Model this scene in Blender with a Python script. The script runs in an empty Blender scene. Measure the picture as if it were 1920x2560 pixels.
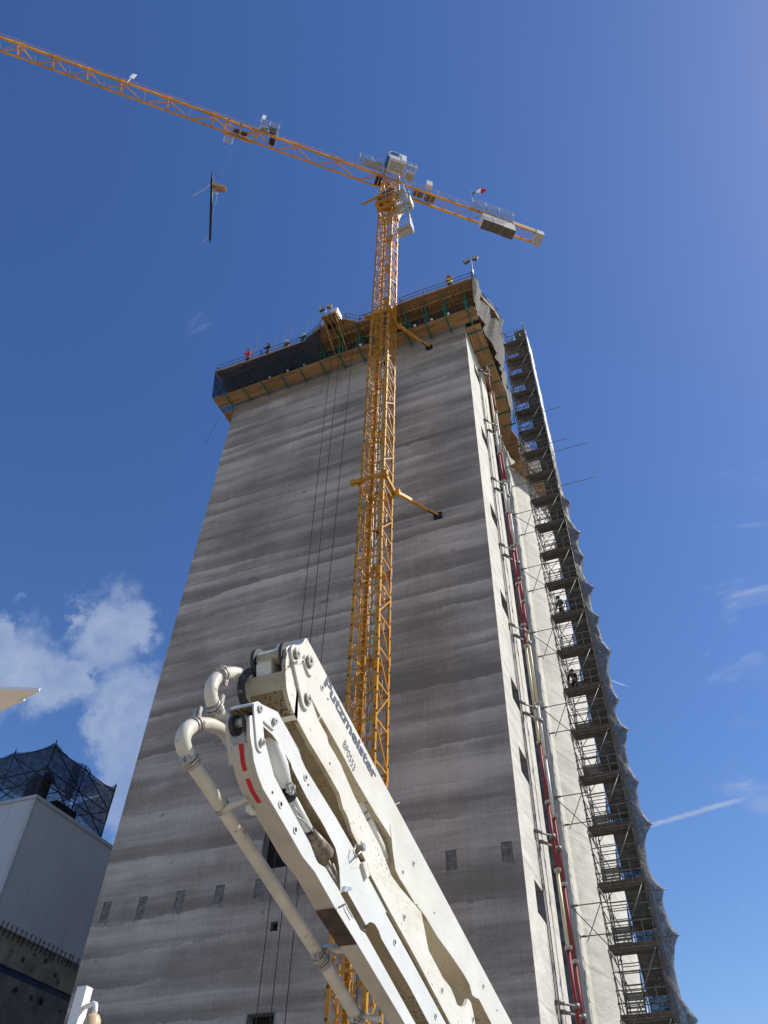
import bpy, math, random
from mathutils import Vector, Matrix
random.seed(7)
SC = bpy.context.scene
COL = SC.collection
rad = math.radians
PI = math.pi

# ---------------------------------------------------------------- camera
FPX, CX, CY, EYE = 1923.0, 960.0, 1280.0, 1.6

def _pix(x, y):
    return Vector((x - CX, CY - y, FPX)).normalized()

_up = _pix(1016, -526)
_vx = -_pix(-5500, 3127)
_vx = (_vx - _up * _vx.dot(_up)).normalized()
_vy = _up.cross(_vx)
if _vy.z < 0:
    _vy = -_vy
ROT = Matrix((_vx, _vy, _up))
cam_d = bpy.data.cameras.new('camera')
cam = bpy.data.objects.new('camera', cam_d)
COL.objects.link(cam)
cam_d.sensor_fit = 'VERTICAL'
cam_d.sensor_height = 36.0
cam_d.lens = 36.0 * FPX / 2560.0
cam_d.clip_start = 0.1
cam_d.clip_end = 6000
_r, _u, _f = ROT @ Vector((1, 0, 0)), ROT @ Vector((0, 1, 0)), ROT @ Vector((0, 0, 1))
cam.matrix_world = Matrix(((_r.x, _u.x, -_f.x, 0), (_r.y, _u.y, -_f.y, 0), (_r.z, _u.z, -_f.z, EYE), (0, 0, 0, 1)))
SC.camera = cam

def direction(px, py):
    return (ROT @ _pix(px, py)).normalized()

def at(px, py, X=None, Y=None, Z=None):
    """survey point of the photograph on a known wall, floor or plate plane"""
    d = direction(px, py)
    t = X / d.x if X is not None else (Y / d.y if Y is not None else (Z - EYE) / d.z)
    return Vector((d.x * t, d.y * t, EYE + d.z * t))

def zm(ox, oy, s):
    return lambda x, y: (ox + x / s, oy + y / s)

# ---------------------------------------------------------------- light
SUN_AZ, SUN_EL = 26.0, 46.0      # azimuth from +X towards +Y
sd = Vector((math.cos(rad(SUN_AZ)) * math.cos(rad(SUN_EL)), math.sin(rad(SUN_AZ)) * math.cos(rad(SUN_EL)), math.sin(rad(SUN_EL))))
sl = bpy.data.lights.new('sun', 'SUN')
sl.energy = 4.0
sl.angle = rad(0.5)
sl.color = (1.0, 0.95, 0.86)
so = bpy.data.objects.new('sun', sl)
COL.objects.link(so)
so.location = (60, 10, 90)
so.rotation_euler = (-sd).to_track_quat('-Z', 'Y').to_euler()

W = bpy.data.worlds.new('World')
SC.world = W
W.use_nodes = True
nt = W.node_tree
for n_ in list(nt.nodes):
    nt.nodes.remove(n_)

def N(tree, typ, **kw):
    nd = tree.nodes.new(typ)
    for k, v in kw.items():
        if k == 'ins':
            for i, val in v.items():
                if isinstance(val, bpy.types.NodeSocket):
                    tree.links.new(val, nd.inputs[i])
                else:
                    nd.inputs[i].default_value = val
        else:
            setattr(nd, k, v)
    return nd

def math_(t, op, a, b=0.0, c=0.0, clamp=False):
    return N(t, 'ShaderNodeMath', operation=op, use_clamp=clamp, ins={0: a, 1: b, 2: c}).outputs[0]

def ss(t, v, lo, hi, a=0.0, b=1.0):
    return N(t, 'ShaderNodeMapRange', interpolation_type='SMOOTHSTEP', ins={'Value': v, 'From Min': lo, 'From Max': hi, 'To Min': a, 'To Max': b}).outputs['Result']

def mixc(t, f, a, b, blend='MIX'):
    nd = N(t, 'ShaderNodeMix', data_type='RGBA', blend_type=blend)
    for i, val in ((0, f), (6, a), (7, b)):
        if isinstance(val, bpy.types.NodeSocket):
            t.links.new(val, nd.inputs[i])
        else:
            nd.inputs[i].default_value = val
    return nd.outputs[2]

sky = N(nt, 'ShaderNodeTexSky', sky_type='NISHITA', sun_disc=False, sun_elevation=rad(SUN_EL), sun_rotation=rad(90 - SUN_AZ),
        altitude=0, air_density=1.1, dust_density=0.4, ozone_density=2.4)
tc = N(nt, 'ShaderNodeTexCoord')
DIR = tc.outputs['Generated']

def wnoise(scale, detail=6, rough=0.55, vec=DIR, dist=0.0):
    return N(nt, 'ShaderNodeTexNoise', ins={'Vector': vec, 'Scale': scale, 'Detail': detail, 'Roughness': rough, 'Distortion': dist}).outputs['Fac']

n_big = wnoise(7.0, 7, 0.6)
n_fine = wnoise(30.0, 8, 0.66)
warp = math_(nt, 'ADD', math_(nt, 'MULTIPLY', math_(nt, 'SUBTRACT', n_big, 0.5), 0.17), math_(nt, 'MULTIPLY', math_(nt, 'SUBTRACT', n_fine, 0.5), 0.09))

def blob(px, py, rpx, soft=0.95):
    c = direction(px, py)
    d = N(nt, 'ShaderNodeVectorMath', operation='DISTANCE', ins={0: DIR, 1: c}).outputs['Value']
    r = rpx / FPX
    return ss(nt, math_(nt, 'ADD', d, warp), r * (1 + soft * 0.5), r * (1 - soft * 0.6))

mask = None
for b_ in ((268, 1580, 85), (205, 1550, 42), (345, 1575, 55), (45, 1670, 95), (120, 1715, 70), (320, 1760, 85), (275, 1810, 60), (330, 1890, 60), (310, 1985, 55), (5, 1580, 45), (200, 1700, 40)):
    v_ = blob(*b_)
    mask = v_ if mask is None else math_(nt, 'MAXIMUM', mask, v_)
dens = ss(nt, n_big, 0.34, 0.62, 0.55, 1.0)
mask = math_(nt, 'MULTIPLY', mask, dens)
cl_col = mixc(nt, ss(nt, n_fine, 0.3, 0.7), (3.0, 3.7, 5.2, 1), (3.9, 4.5, 5.9, 1))
# thin cirrus streaks to the right
mapn = N(nt, 'ShaderNodeMapping', ins={'Vector': DIR, 'Rotation': (0.3, 0.5, 0.9), 'Scale': (4.0, 16.0, 5.0)}).outputs[0]
cir = ss(nt, wnoise(2.2, 8, 0.62, mapn, 0.8), 0.50, 0.78)
cm = None
for b_ in ((1860, 1650, 110), (1905, 1500, 100), (1900, 1350, 120), (1880, 1960, 60), (1900, 2430, 60), (500, 780, 40), (1270, 700, 60)):
    v_ = blob(*b_, 1.4)
    cm = v_ if cm is None else math_(nt, 'MAXIMUM', cm, v_)
cir = math_(nt, 'MULTIPLY', math_(nt, 'MULTIPLY', cir, cm), 0.55)

def trail(p, q, wpx, gain):
    a, b = direction(*p), direction(*q)
    pn = a.cross(b).normalized()
    along = (b - a).normalized()
    d = N(nt, 'ShaderNodeVectorMath', operation='DOT_PRODUCT', ins={0: DIR, 1: pn}).outputs['Value']
    s = N(nt, 'ShaderNodeVectorMath', operation='DOT_PRODUCT', ins={0: DIR, 1: along}).outputs['Value']
    nn = wnoise(120.0, 3, 0.6)
    dd = math_(nt, 'ABSOLUTE', math_(nt, 'ADD', d, math_(nt, 'MULTIPLY', math_(nt, 'SUBTRACT', nn, 0.5), wpx * 0.9 / FPX)))
    band = ss(nt, dd, wpx / FPX, wpx * 0.2 / FPX)
    s0, s1 = a.dot(along), b.dot(along)
    lim = math_(nt, 'MULTIPLY', ss(nt, s, s0 - 0.002, s0 + 0.002), ss(nt, s, s1 + 0.004, s0 + (s1 - s0) * 0.75))
    return math_(nt, 'MULTIPLY', math_(nt, 'MULTIPLY', band, lim), gain)

tr = math_(nt, 'MAXIMUM', trail((1560, 2082), (1896, 1986), 7, 0.62), trail((1500, 1690), (1568, 1716), 2.2, 0.8))
mask = math_(nt, 'MAXIMUM', math_(nt, 'MAXIMUM', math_(nt, 'MULTIPLY', mask, 0.80), cir), tr)
deep = N(nt, 'ShaderNodeHueSaturation', ins={'Hue': 0.512, 'Saturation': 1.25, 'Value': 1.12, 'Color': sky.outputs[0]}).outputs[0]
col = mixc(nt, mask, deep, cl_col)
bg = N(nt, 'ShaderNodeBackground', ins={'Color': col, 'Strength': 0.085})
N(nt, 'ShaderNodeOutputWorld', ins={'Surface': bg.outputs[0]})

VS = SC.view_settings
VS.view_transform = 'Standard'
VS.look = 'None'
VS.exposure = 0.55
VS.gamma = 1.0
VS.use_curve_mapping = False

# ---------------------------------------------------------------- materials
def newmat(name):
    m = bpy.data.materials.new(name)
    m.use_nodes = True
    t = m.node_tree
    b = t.nodes['Principled BSDF']
    return m, t, b

def posn(t):
    return N(t, 'ShaderNodeNewGeometry').outputs['Position']

def tnoise(t, scale, detail=4, rough=0.55, vec=None, dist=0.0):
    return N(t, 'ShaderNodeTexNoise', ins={'Vector': vec if vec is not None else posn(t), 'Scale': scale, 'Detail': detail, 'Roughness': rough, 'Distortion': dist}).outputs['Fac']

def c4(c, k=1.0):
    return (min(1, c[0] * k), min(1, c[1] * k), min(1, c[2] * k), 1)

def add_bump(t, b, h, strength, dist=0.02):
    nd = N(t, 'ShaderNodeBump', ins={'Height': h, 'Strength': strength, 'Distance': dist})
    t.links.new(nd.outputs[0], b.inputs['Normal'])

def M(name, c, rough=0.55, metal=0.0, var=0.18, scale=3.0, bump=0.0, dirt=None, dirt_scale=6.0, dirt_lo=0.58, dirt_hi=0.66, spec=0.4):
    m, t, b = newmat(name)
    f = ss(t, tnoise(t, scale, 5), 0.3, 0.7)
    col = mixc(t, f, c4(c, 1 - var), c4(c, 1 + var))
    if dirt:
        g = ss(t, tnoise(t, dirt_scale, 6, 0.65), dirt_lo, dirt_hi)
        col = mixc(t, g, col, c4(dirt))
    t.links.new(col, b.inputs['Base Color'])
    b.inputs['Roughness'].default_value = rough
    b.inputs['Metallic'].default_value = metal
    b.inputs['Specular IOR Level'].default_value = spec
    if bump:
        add_bump(t, b, tnoise(t, scale * 6, 4), bump)
    return m

def concrete_bands(name, dark, light, bump=0.3, contrast=1.0):
    m, t, b = newmat(name)
    p = posn(t)
    sep = N(t, 'ShaderNodeSeparateXYZ', ins={0: p})
    z = sep.outputs[2]
    wide = N(t, 'ShaderNodeMapping', ins={'Vector': p, 'Scale': (0.16, 0.16, 0.10)}).outputs[0]
    w1 = math_(t, 'MULTIPLY', math_(t, 'SUBTRACT', tnoise(t, 0.8, 2, 0.45, wide), 0.5), 0.8)
    fine = N(t, 'ShaderNodeMapping', ins={'Vector': p, 'Scale': (0.9, 0.9, 0.5)}).outputs[0]
    w2 = math_(t, 'MULTIPLY', math_(t, 'SUBTRACT', tnoise(t, 1.1, 7, 0.66, fine), 0.5), 0.55)
    zz = math_(t, 'ADD', math_(t, 'ADD', z, w1), w2)
    lay = math_(t, 'ADD', math_(t, 'DIVIDE', zz, 1.35), math_(t, 'MULTIPLY', tnoise(t, 1.0, 1, 0.5, N(t, 'ShaderNodeMapping', ins={'Vector': p, 'Scale': (0.02, 0.02, 0.22)}).outputs[0]), 3.0))
    fr = math_(t, 'FRACT', lay)
    fl = math_(t, 'FLOOR', lay)
    wn = N(t, 'ShaderNodeTexWhiteNoise', noise_dimensions='1D', ins={'W': fl}).outputs['Value']
    lift = math_(t, 'MULTIPLY', math_(t, 'POWER', fr, 1.6), ss(t, tnoise(t, 0.16, 4, 0.6), 0.36, 0.64))
    soft = N(t, 'ShaderNodeMapping', ins={'Vector': p, 'Scale': (0.035, 0.035, 0.62)}).outputs[0]
    band = ss(t, tnoise(t, 1.0, 5, 0.62, soft, 0.4), 0.30, 0.70)
    patch = ss(t, tnoise(t, 0.22, 4, 0.6), 0.3, 0.7)
    hl = N(t, 'ShaderNodeMapping', ins={'Vector': p, 'Scale': (0.22, 0.22, 4.5)}).outputs[0]
    hline = tnoise(t, 1.0, 6, 0.68, hl, 0.3)
    streak = N(t, 'ShaderNodeMapping', ins={'Vector': p, 'Scale': (5.0, 5.0, 0.12)}).outputs[0]
    st = tnoise(t, 1.5, 4, 0.6, streak)
    grain = tnoise(t, 9.0, 5, 0.7)
    v = math_(t, 'MULTIPLY', band, 0.40)
    v = math_(t, 'ADD', v, math_(t, 'MULTIPLY', math_(t, 'SUBTRACT', hline, 0.5), 0.34))
    v = math_(t, 'ADD', v, math_(t, 'MULTIPLY', lift, 0.34))
    v = math_(t, 'ADD', v, math_(t, 'MULTIPLY', wn, 0.17))
    v = math_(t, 'ADD', v, math_(t, 'MULTIPLY', patch, 0.20))
    v = math_(t, 'ADD', v, math_(t, 'MULTIPLY', math_(t, 'SUBTRACT', st, 0.5), 0.22))
    v = math_(t, 'ADD', v, math_(t, 'MULTIPLY', math_(t, 'SUBTRACT', grain, 0.5), 0.42))
    spot = ss(t, tnoise(t, 1.0, 2, 0.4, N(t, 'ShaderNodeMapping', ins={'Vector': p, 'Scale': (0.7, 0.7, 1.5)}).outputs[0]), 0.71, 0.735, 0.0, 0.22)
    v = math_(t, 'SUBTRACT', v, spot)
    v = ss(t, v, 0.08, 0.98)
    col = mixc(t, v, c4(dark), c4(light))
    t.links.new(col, b.inputs['Base Color'])
    b.inputs['Roughness'].default_value = 0.9
    b.inputs['Specular IOR Level'].default_value = 0.2
    h = math_(t, 'ADD', math_(t, 'MULTIPLY', grain, 0.6), math_(t, 'MULTIPLY', fr, 0.4))
    add_bump(t, b, h, bump, 0.03)
    return m

def concrete_pale(name, c, bump=0.6):
    m, t, b = newmat(name)
    p = posn(t)
    mp = N(t, 'ShaderNodeMapping', ins={'Vector': p, 'Scale': (0.5, 0.5, 1.4), 'Rotation': (0.25, 0, 0)}).outputs[0]
    f = ss(t, tnoise(t, 1.3, 7, 0.68, mp, 0.6), 0.25, 0.75)
    big = ss(t, tnoise(t, 0.18, 3), 0.3, 0.7)
    lines = N(t, 'ShaderNodeMapping', ins={'Vector': p, 'Scale': (0.12, 0.12, 2.6)}).outputs[0]
    ln = ss(t, tnoise(t, 1.0, 5, 0.6, lines), 0.3, 0.7)
    v = math_(t, 'ADD', math_(t, 'ADD', math_(t, 'MULTIPLY', f, 0.5), math_(t, 'MULTIPLY', big, 0.25)), math_(t, 'MULTIPLY', ln, 0.3))
    zc = N(t, 'ShaderNodeSeparateXYZ', ins={0: p}).outputs[2]
    wob = math_(t, 'MULTIPLY', math_(t, 'SUBTRACT', tnoise(t, 0.8, 4, 0.6), 0.5), 0.5)
    jf = math_(t, 'ABSOLUTE', math_(t, 'SUBTRACT', math_(t, 'FRACT', math_(t, 'DIVIDE', math_(t, 'ADD', zc, wob), 2.4)), 0.5))
    joint = math_(t, 'MULTIPLY', ss(t, jf, 0.465, 0.492), ss(t, tnoise(t, 0.4, 3), 0.4, 0.6, 0.1, 0.5))
    v = math_(t, 'SUBTRACT', v, joint)
    rn = N(t, 'ShaderNodeMapping', ins={'Vector': p, 'Scale': (3.0, 3.0, 0.10)}).outputs[0]
    v = math_(t, 'SUBTRACT', v, ss(t, tnoise(t, 1.0, 4, 0.6, rn), 0.55, 0.75, 0.0, 0.30))
    col = mixc(t, v, c4(c, 0.62), c4(c, 1.1))
    t.links.new(col, b.inputs['Base Color'])
    b.inputs['Roughness'].default_value = 0.82
    b.inputs['Specular IOR Level'].default_value = 0.3
    h = tnoise(t, 3.2, 7, 0.7, mp, 0.8)
    add_bump(t, b, h, bump, 0.12)
    return m

def plank_mat(name, axis, c=(0.36, 0.215, 0.095)):
    m, t, b = newmat(name)
    p = posn(t)
    sep = N(t, 'ShaderNodeSeparateXYZ', ins={0: p})
    across = sep.outputs[1 if axis == 0 else 0]
    along = sep.outputs[0 if axis == 0 else 1]
    q = math_(t, 'DIVIDE', across, 0.24)
    idx = math_(t, 'FLOOR', q)
    fr = math_(t, 'FRACT', q)
    seg = math_(t, 'FLOOR', math_(t, 'ADD', math_(t, 'DIVIDE', along, 2.6), math_(t, 'MULTIPLY', idx, 0.37)))
    wn = N(t, 'ShaderNodeTexWhiteNoise', noise_dimensions='2D', ins={'Vector': N(t, 'ShaderNodeCombineXYZ', ins={0: idx, 1: seg}).outputs[0]}).outputs['Value']
    sc = (0.6, 9.0, 9.0) if axis == 0 else (9.0, 0.6, 9.0)
    g = tnoise(t, 1.6, 5, 0.65, N(t, 'ShaderNodeMapping', ins={'Vector': p, 'Scale': sc}).outputs[0], 0.6)
    v = math_(t, 'ADD', math_(t, 'MULTIPLY', wn, 0.55), math_(t, 'MULTIPLY', g, 0.5))
    col = mixc(t, v, c4(c, 0.5), c4((c[0] * 1.35, c[1] * 1.4, c[2] * 1.5)))
    gap = ss(t, math_(t, 'ABSOLUTE', math_(t, 'SUBTRACT', fr, 0.5)), 0.44, 0.49)
    col = mixc(t, gap, col, (0.03, 0.018, 0.01, 1))
    t.links.new(col, b.inputs['Base Color'])
    b.inputs['Roughness'].default_value = 0.75
    return m

def net_mat(name, c, alpha, scale=60.0, rough=0.6, fold=0.0):
    m, t, b = newmat(name)
    b.inputs['Base Color'].default_value = c4(c)
    b.inputs['Roughness'].default_value = rough
    b.inputs['Specular IOR Level'].default_value = 0.3
    f = ss(t, tnoise(t, 2.2, 5, 0.6), 0.3, 0.7, alpha - 0.12, min(1.0, alpha + 0.10))
    cell = ss(t, tnoise(t, scale, 2, 0.5), 0.3, 0.7, -0.18, 0.18)
    a = math_(t, 'ADD', f, cell, clamp=True)
    t.links.new(a, b.inputs['Alpha'])
    g = tnoise(t, 5.0, 4)
    col = mixc(t, g, c4(c, 0.6), c4(c, 1.5))
    t.links.new(col, b.inputs['Base Color'])
    if fold:
        add_bump(t, b, tnoise(t, 3.0, 4), fold, 0.15)
    return m

def glass_mat(name, c, rough=0.08):
    m, t, b = newmat(name)
    b.inputs['Base Color'].default_value = c4(c)
    b.inputs['Roughness'].default_value = rough
    b.inputs['Specular IOR Level'].default_value = 0.9
    b.inputs['Metallic'].default_value = 0.0
    return m

def paint_dirty(name, c, speck, lo, hi, sc=14.0, smudge=None, rough=0.42):
    m, t, b = newmat(name)
    col = mixc(t, ss(t, tnoise(t, 1.6, 4), 0.3, 0.7), c4(c, 0.93), c4(c, 1.05))
    if smudge:
        mp = N(t, 'ShaderNodeMapping', ins={'Vector': posn(t), 'Rotation': (rad(15), 0, 0), 'Scale': (1, 0.5, 1.6)}).outputs[0]
        col = mixc(t, ss(t, tnoise(t, 1.7, 6, 0.66, mp, 0.5), 0.47, 0.72, 0, 0.75), col, c4(smudge))
    g = ss(t, tnoise(t, sc, 3, 0.6), lo, hi)
    g = math_(t, 'MULTIPLY', g, ss(t, tnoise(t, 1.1, 3), 0.42, 0.6))
    col = mixc(t, g, col, c4(speck))
    g2 = math_(t, 'MULTIPLY', ss(t, tnoise(t, sc * 3.3, 2, 0.5), lo + 0.06, hi + 0.06), 0.8)
    col = mixc(t, g2, col, c4(speck))
    # scratches along the boom and thin drip streaks
    sc1 = N(t, 'ShaderNodeMapping', ins={'Vector': posn(t), 'Rotation': (rad(14), 0, 0), 'Scale': (6, 1.2, 26)}).outputs[0]
    s1 = math_(t, 'MULTIPLY', ss(t, tnoise(t, 2.0, 3, 0.6, sc1), 0.655, 0.70), math_(t, 'MULTIPLY', ss(t, tnoise(t, 0.9, 2), 0.45, 0.62), 0.45))
    col = mixc(t, s1, col, c4((c[0] * 0.38, c[1] * 0.35, c[2] * 0.30)))
    sc2 = N(t, 'ShaderNodeMapping', ins={'Vector': posn(t), 'Scale': (10, 22, 1.3)}).outputs[0]
    s2 = math_(t, 'MULTIPLY', ss(t, tnoise(t, 1.0, 3, 0.6, sc2), 0.56, 0.72), math_(t, 'MULTIPLY', ss(t, tnoise(t, 1.4, 2), 0.42, 0.62), 0.28))
    col = mixc(t, s2, col, c4((c[0] * 0.62, c[1] * 0.53, c[2] * 0.40)))
    t.links.new(col, b.inputs['Base Color'])
    b.inputs['Roughness'].default_value = rough
    add_bump(t, b, tnoise(t, 4.0, 3), 0.05, 0.02)
    return m

MAT = {}
MAT['concrete'] = concrete_bands('banded grey concrete', (0.212, 0.186, 0.160), (0.630, 0.556, 0.485))
MAT['pale'] = concrete_pale('pale rough concrete', (0.58, 0.56, 0.505), 0.4)
MAT['dark_in'] = M('dark interior', (0.012, 0.012, 0.013), 0.9, var=0.3)
MAT['reveal'] = M('concrete reveal', (0.24, 0.235, 0.23), 0.9)
MAT['plate'] = M('grouted steel embed plate', (0.17, 0.158, 0.145), 0.7, var=0.35, scale=4, dirt=(0.10, 0.095, 0.09), dirt_scale=5, dirt_lo=0.45, dirt_hi=0.7)
MAT['plate_edge'] = M('dark grout edge', (0.075, 0.073, 0.07), 0.9, var=0.4, scale=5)
MAT['sheet'] = M('dark blue plastic sheet', (0.055, 0.075, 0.11), 0.28, var=0.7, scale=2.2, bump=0.5)
MAT['yellow'] = M('crane yellow paint', (0.50, 0.235, 0.012), 0.45, var=0.12, scale=1.5, dirt=(0.20, 0.095, 0.02), dirt_scale=2.2, dirt_lo=0.50, dirt_hi=0.72)
MAT['orange'] = M('crane orange yellow paint', (0.62, 0.295, 0.035), 0.45, var=0.22, scale=0.5, dirt=(0.30, 0.13, 0.03), dirt_scale=1.6, dirt_lo=0.52, dirt_hi=0.74)
MAT['galv'] = M('galvanised steel', (0.50, 0.51, 0.52), 0.4, 0.5, var=0.2, scale=6)
MAT['galv_dark'] = M('weathered scaffold steel', (0.16, 0.16, 0.155), 0.5, 0.2, var=0.3, scale=4)
MAT['yside'] = M('pale yellow crane paint', (0.66, 0.47, 0.22), 0.45, var=0.12)
MAT['headp'] = M('oily brown yellow panel', (0.20, 0.115, 0.025), 0.5, var=0.4, scale=3)
MAT['grate'] = M('grey steel grating', (0.34, 0.345, 0.34), 0.5, 0.2, var=0.3, scale=3)
MAT['black'] = M('black steel', (0.02, 0.02, 0.022), 0.5)
MAT['rope'] = M('dark wire rope', (0.035, 0.035, 0.04), 0.6)
MAT['cabw'] = M('light grey cab paint', (0.62, 0.64, 0.65), 0.4, var=0.08)
MAT['cabg'] = M('grey cab floor steel', (0.34, 0.35, 0.34), 0.5, var=0.15)
MAT['glass'] = glass_mat('blue tinted glass', (0.05, 0.09, 0.14))
MAT['ballast'] = M('pale ballast concrete', (0.62, 0.60, 0.56), 0.85, var=0.12)
MAT['ballast_d'] = M('brown ballast base', (0.10, 0.085, 0.075), 0.85, var=0.2)
MAT['wood_x'] = plank_mat('timber boards along x', 0)
MAT['wood_y'] = plank_mat('timber boards along y', 1)
MAT['wood'] = M('raw timber', (0.36, 0.22, 0.10), 0.75, var=0.35, scale=4)
MAT['form'] = M('dark form panel', (0.07, 0.05, 0.04), 0.8, var=0.4, scale=2)
MAT['green'] = M('green yoke steel', (0.02, 0.17, 0.12), 0.45, var=0.25)
MAT['rebar'] = M('rusty rebar', (0.13, 0.10, 0.09), 0.8, var=0.3)
MAT['rail'] = M('dark railing steel', (0.05, 0.06, 0.075), 0.5, var=0.3)
MAT['net_black'] = net_mat('black debris netting', (0.010, 0.012, 0.018), 0.68, 20.0)
MAT['net_grey'] = net_mat('grey debris netting', (0.10, 0.096, 0.085), 0.68, 7.0, fold=0.25)
MAT['net_shade'] = net_mat('dark shading net', (0.018, 0.019, 0.02), 0.90, 30.0)
MAT['net_blue'] = net_mat('navy debris netting', (0.008, 0.012, 0.03), 0.70, 30.0)
MAT['tarp'] = net_mat('grey translucent tarpaulin', (0.075, 0.072, 0.065), 0.90, 8.0, 0.8)
MAT['sheet_w'] = M('pale scaffold sheeting', (0.40, 0.40, 0.38), 0.7, var=0.3, scale=2, bump=0.4)
MAT['deck_ply'] = M('grey ply landing board', (0.125, 0.12, 0.11), 0.7, var=0.25)
MAT['plank'] = M('brown toe board', (0.10, 0.066, 0.04), 0.75, var=0.3)
MAT['red'] = M('red pipe paint', (0.20, 0.018, 0.022), 0.6, var=0.15)
MAT['cream'] = M('cream pipe paint', (0.55, 0.50, 0.33), 0.45, var=0.12)
MAT['whitep'] = M('white pipe paint', (0.56, 0.55, 0.53), 0.4, var=0.08)
MAT['clad'] = M('grey cladding panel', (0.47, 0.485, 0.50), 0.45, var=0.05, scale=0.3)
MAT['trim'] = M('grey roof trim', (0.40, 0.41, 0.42), 0.5, var=0.06)
MAT['precast'] = M('brown grey precast', (0.24, 0.215, 0.165), 0.8, var=0.25, scale=0.8, dirt=(0.05, 0.05, 0.05), dirt_scale=1.2)
MAT['precast2'] = M('dark grey precast', (0.14, 0.132, 0.125), 0.7, var=0.3, scale=0.8)
MAT['bluestrip'] = M('dark blue joint strip', (0.015, 0.03, 0.09), 0.4, var=0.5, scale=3)
MAT['boom'] = paint_dirty('cream white boom paint', (0.62, 0.605, 0.53), (0.16, 0.10, 0.055), 0.66, 0.72, 20.0, (0.58, 0.52, 0.39))
MAT['boomdirty'] = paint_dirty('stained cream boom paint', (0.66, 0.64, 0.55), (0.14, 0.085, 0.045), 0.615, 0.67, 17.0, (0.54, 0.46, 0.32))
MAT['boomlow'] = paint_dirty('clean white boom paint', (0.60, 0.605, 0.575), (0.25, 0.2, 0.15), 0.72, 0.77, 22.0, (0.62, 0.61, 0.56))
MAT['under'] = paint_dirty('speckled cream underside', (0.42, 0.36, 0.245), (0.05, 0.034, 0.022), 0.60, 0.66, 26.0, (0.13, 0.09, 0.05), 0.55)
MAT['under_shaded'] = paint_dirty('oily yellow brown underside with gap shade', (0.22, 0.165, 0.08), (0.028, 0.02, 0.013), 0.52, 0.58, 30.0, (0.10, 0.07, 0.03), 0.5)  # shade of the boom gaps darkens this colour, besides the oily specks
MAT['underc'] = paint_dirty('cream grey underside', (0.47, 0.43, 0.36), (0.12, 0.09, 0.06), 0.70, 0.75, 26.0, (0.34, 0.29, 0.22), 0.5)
MAT['pipe'] = M('worn cream pipe paint', (0.55, 0.52, 0.44), 0.38, var=0.12, scale=2.5, dirt=(0.22, 0.19, 0.15), dirt_scale=7.0, dirt_lo=0.62, dirt_hi=0.72)
MAT['clamp'] = M('worn steel clamp', (0.40, 0.38, 0.34), 0.4, 0.4, var=0.4, scale=20, dirt=(0.08, 0.06, 0.05), dirt_scale=20)
MAT['rubber'] = M('black rubber hose', (0.03, 0.03, 0.03), 0.6, var=0.4, dirt=(0.16, 0.15, 0.14), dirt_scale=9)
MAT['grime'] = M('oily brown steel', (0.16, 0.12, 0.085), 0.45, var=0.5, scale=12, dirt=(0.03, 0.025, 0.02), dirt_scale=14)
MAT['ring_dark'] = M('mottled brown paint', (0.30, 0.26, 0.19), 0.4, var=0.6, scale=16, dirt=(0.10, 0.075, 0.05), dirt_scale=24, dirt_lo=0.5, dirt_hi=0.6)
MAT['rust'] = M('rusty brown plate', (0.055, 0.032, 0.020), 0.6, var=0.5, scale=5)
MAT['hole'] = M('dark bore', (0.01, 0.01, 0.01), 0.6)
MAT['stripe'] = M('red reflective stripe', (0.48, 0.012, 0.02), 0.35, var=0.1)
MAT['letter'] = M('dark grey lettering', (0.09, 0.10, 0.115), 0.45, var=0.15)
MAT['lamp'] = M('frosted white lamp glass', (0.85, 0.86, 0.84), 0.3, var=0.02)
MAT['white'] = M('white enamel', (0.80, 0.79, 0.75), 0.4, var=0.05)
MAT['panelp'] = M('warm white panel', (0.88, 0.81, 0.70), 0.6, var=0.04)
MAT['patch'] = M('damp grout patch', (0.215, 0.197, 0.18), 0.9, var=0.3, scale=2)
MAT['beige'] = M('beige plastic', (0.52, 0.38, 0.24), 0.4, var=0.05)
MAT['flag_g'] = M('green flag cloth', (0.01, 0.15, 0.08), 0.8)
MAT['flag_w'] = M('white flag cloth', (0.75, 0.75, 0.73), 0.8)
MAT['flag_r'] = M('red flag cloth', (0.42, 0.02, 0.03), 0.8)
MAT['skin'] = M('skin', (0.45, 0.26, 0.18), 0.6, var=0.05)
MAT['navy'] = M('navy work clothes', (0.02, 0.022, 0.035), 0.85, var=0.3)
MAT['teal'] = M('dark green work jacket', (0.03, 0.08, 0.075), 0.85, var=0.3)
MAT['redj'] = M('red work jacket', (0.45, 0.06, 0.03), 0.85, var=0.2)
MAT['hivis'] = M('yellow safety vest', (0.62, 0.70, 0.05), 0.8, var=0.1)
MAT['orangej'] = M('orange work jacket', (0.65, 0.18, 0.03), 0.85, var=0.2)
MAT['helmet'] = M('white hard hat', (0.8, 0.8, 0.78), 0.35, var=0.03)
MAT['helmet_d'] = M('dark hard hat', (0.03, 0.03, 0.035), 0.4, var=0.1)
MAT['ground'] = M('sandy site ground', (0.29, 0.25, 0.205), 0.95, var=0.3, scale=0.15)

# ---------------------------------------------------------------- mesh builder
def V(p):
    return Vector(p)

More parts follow.
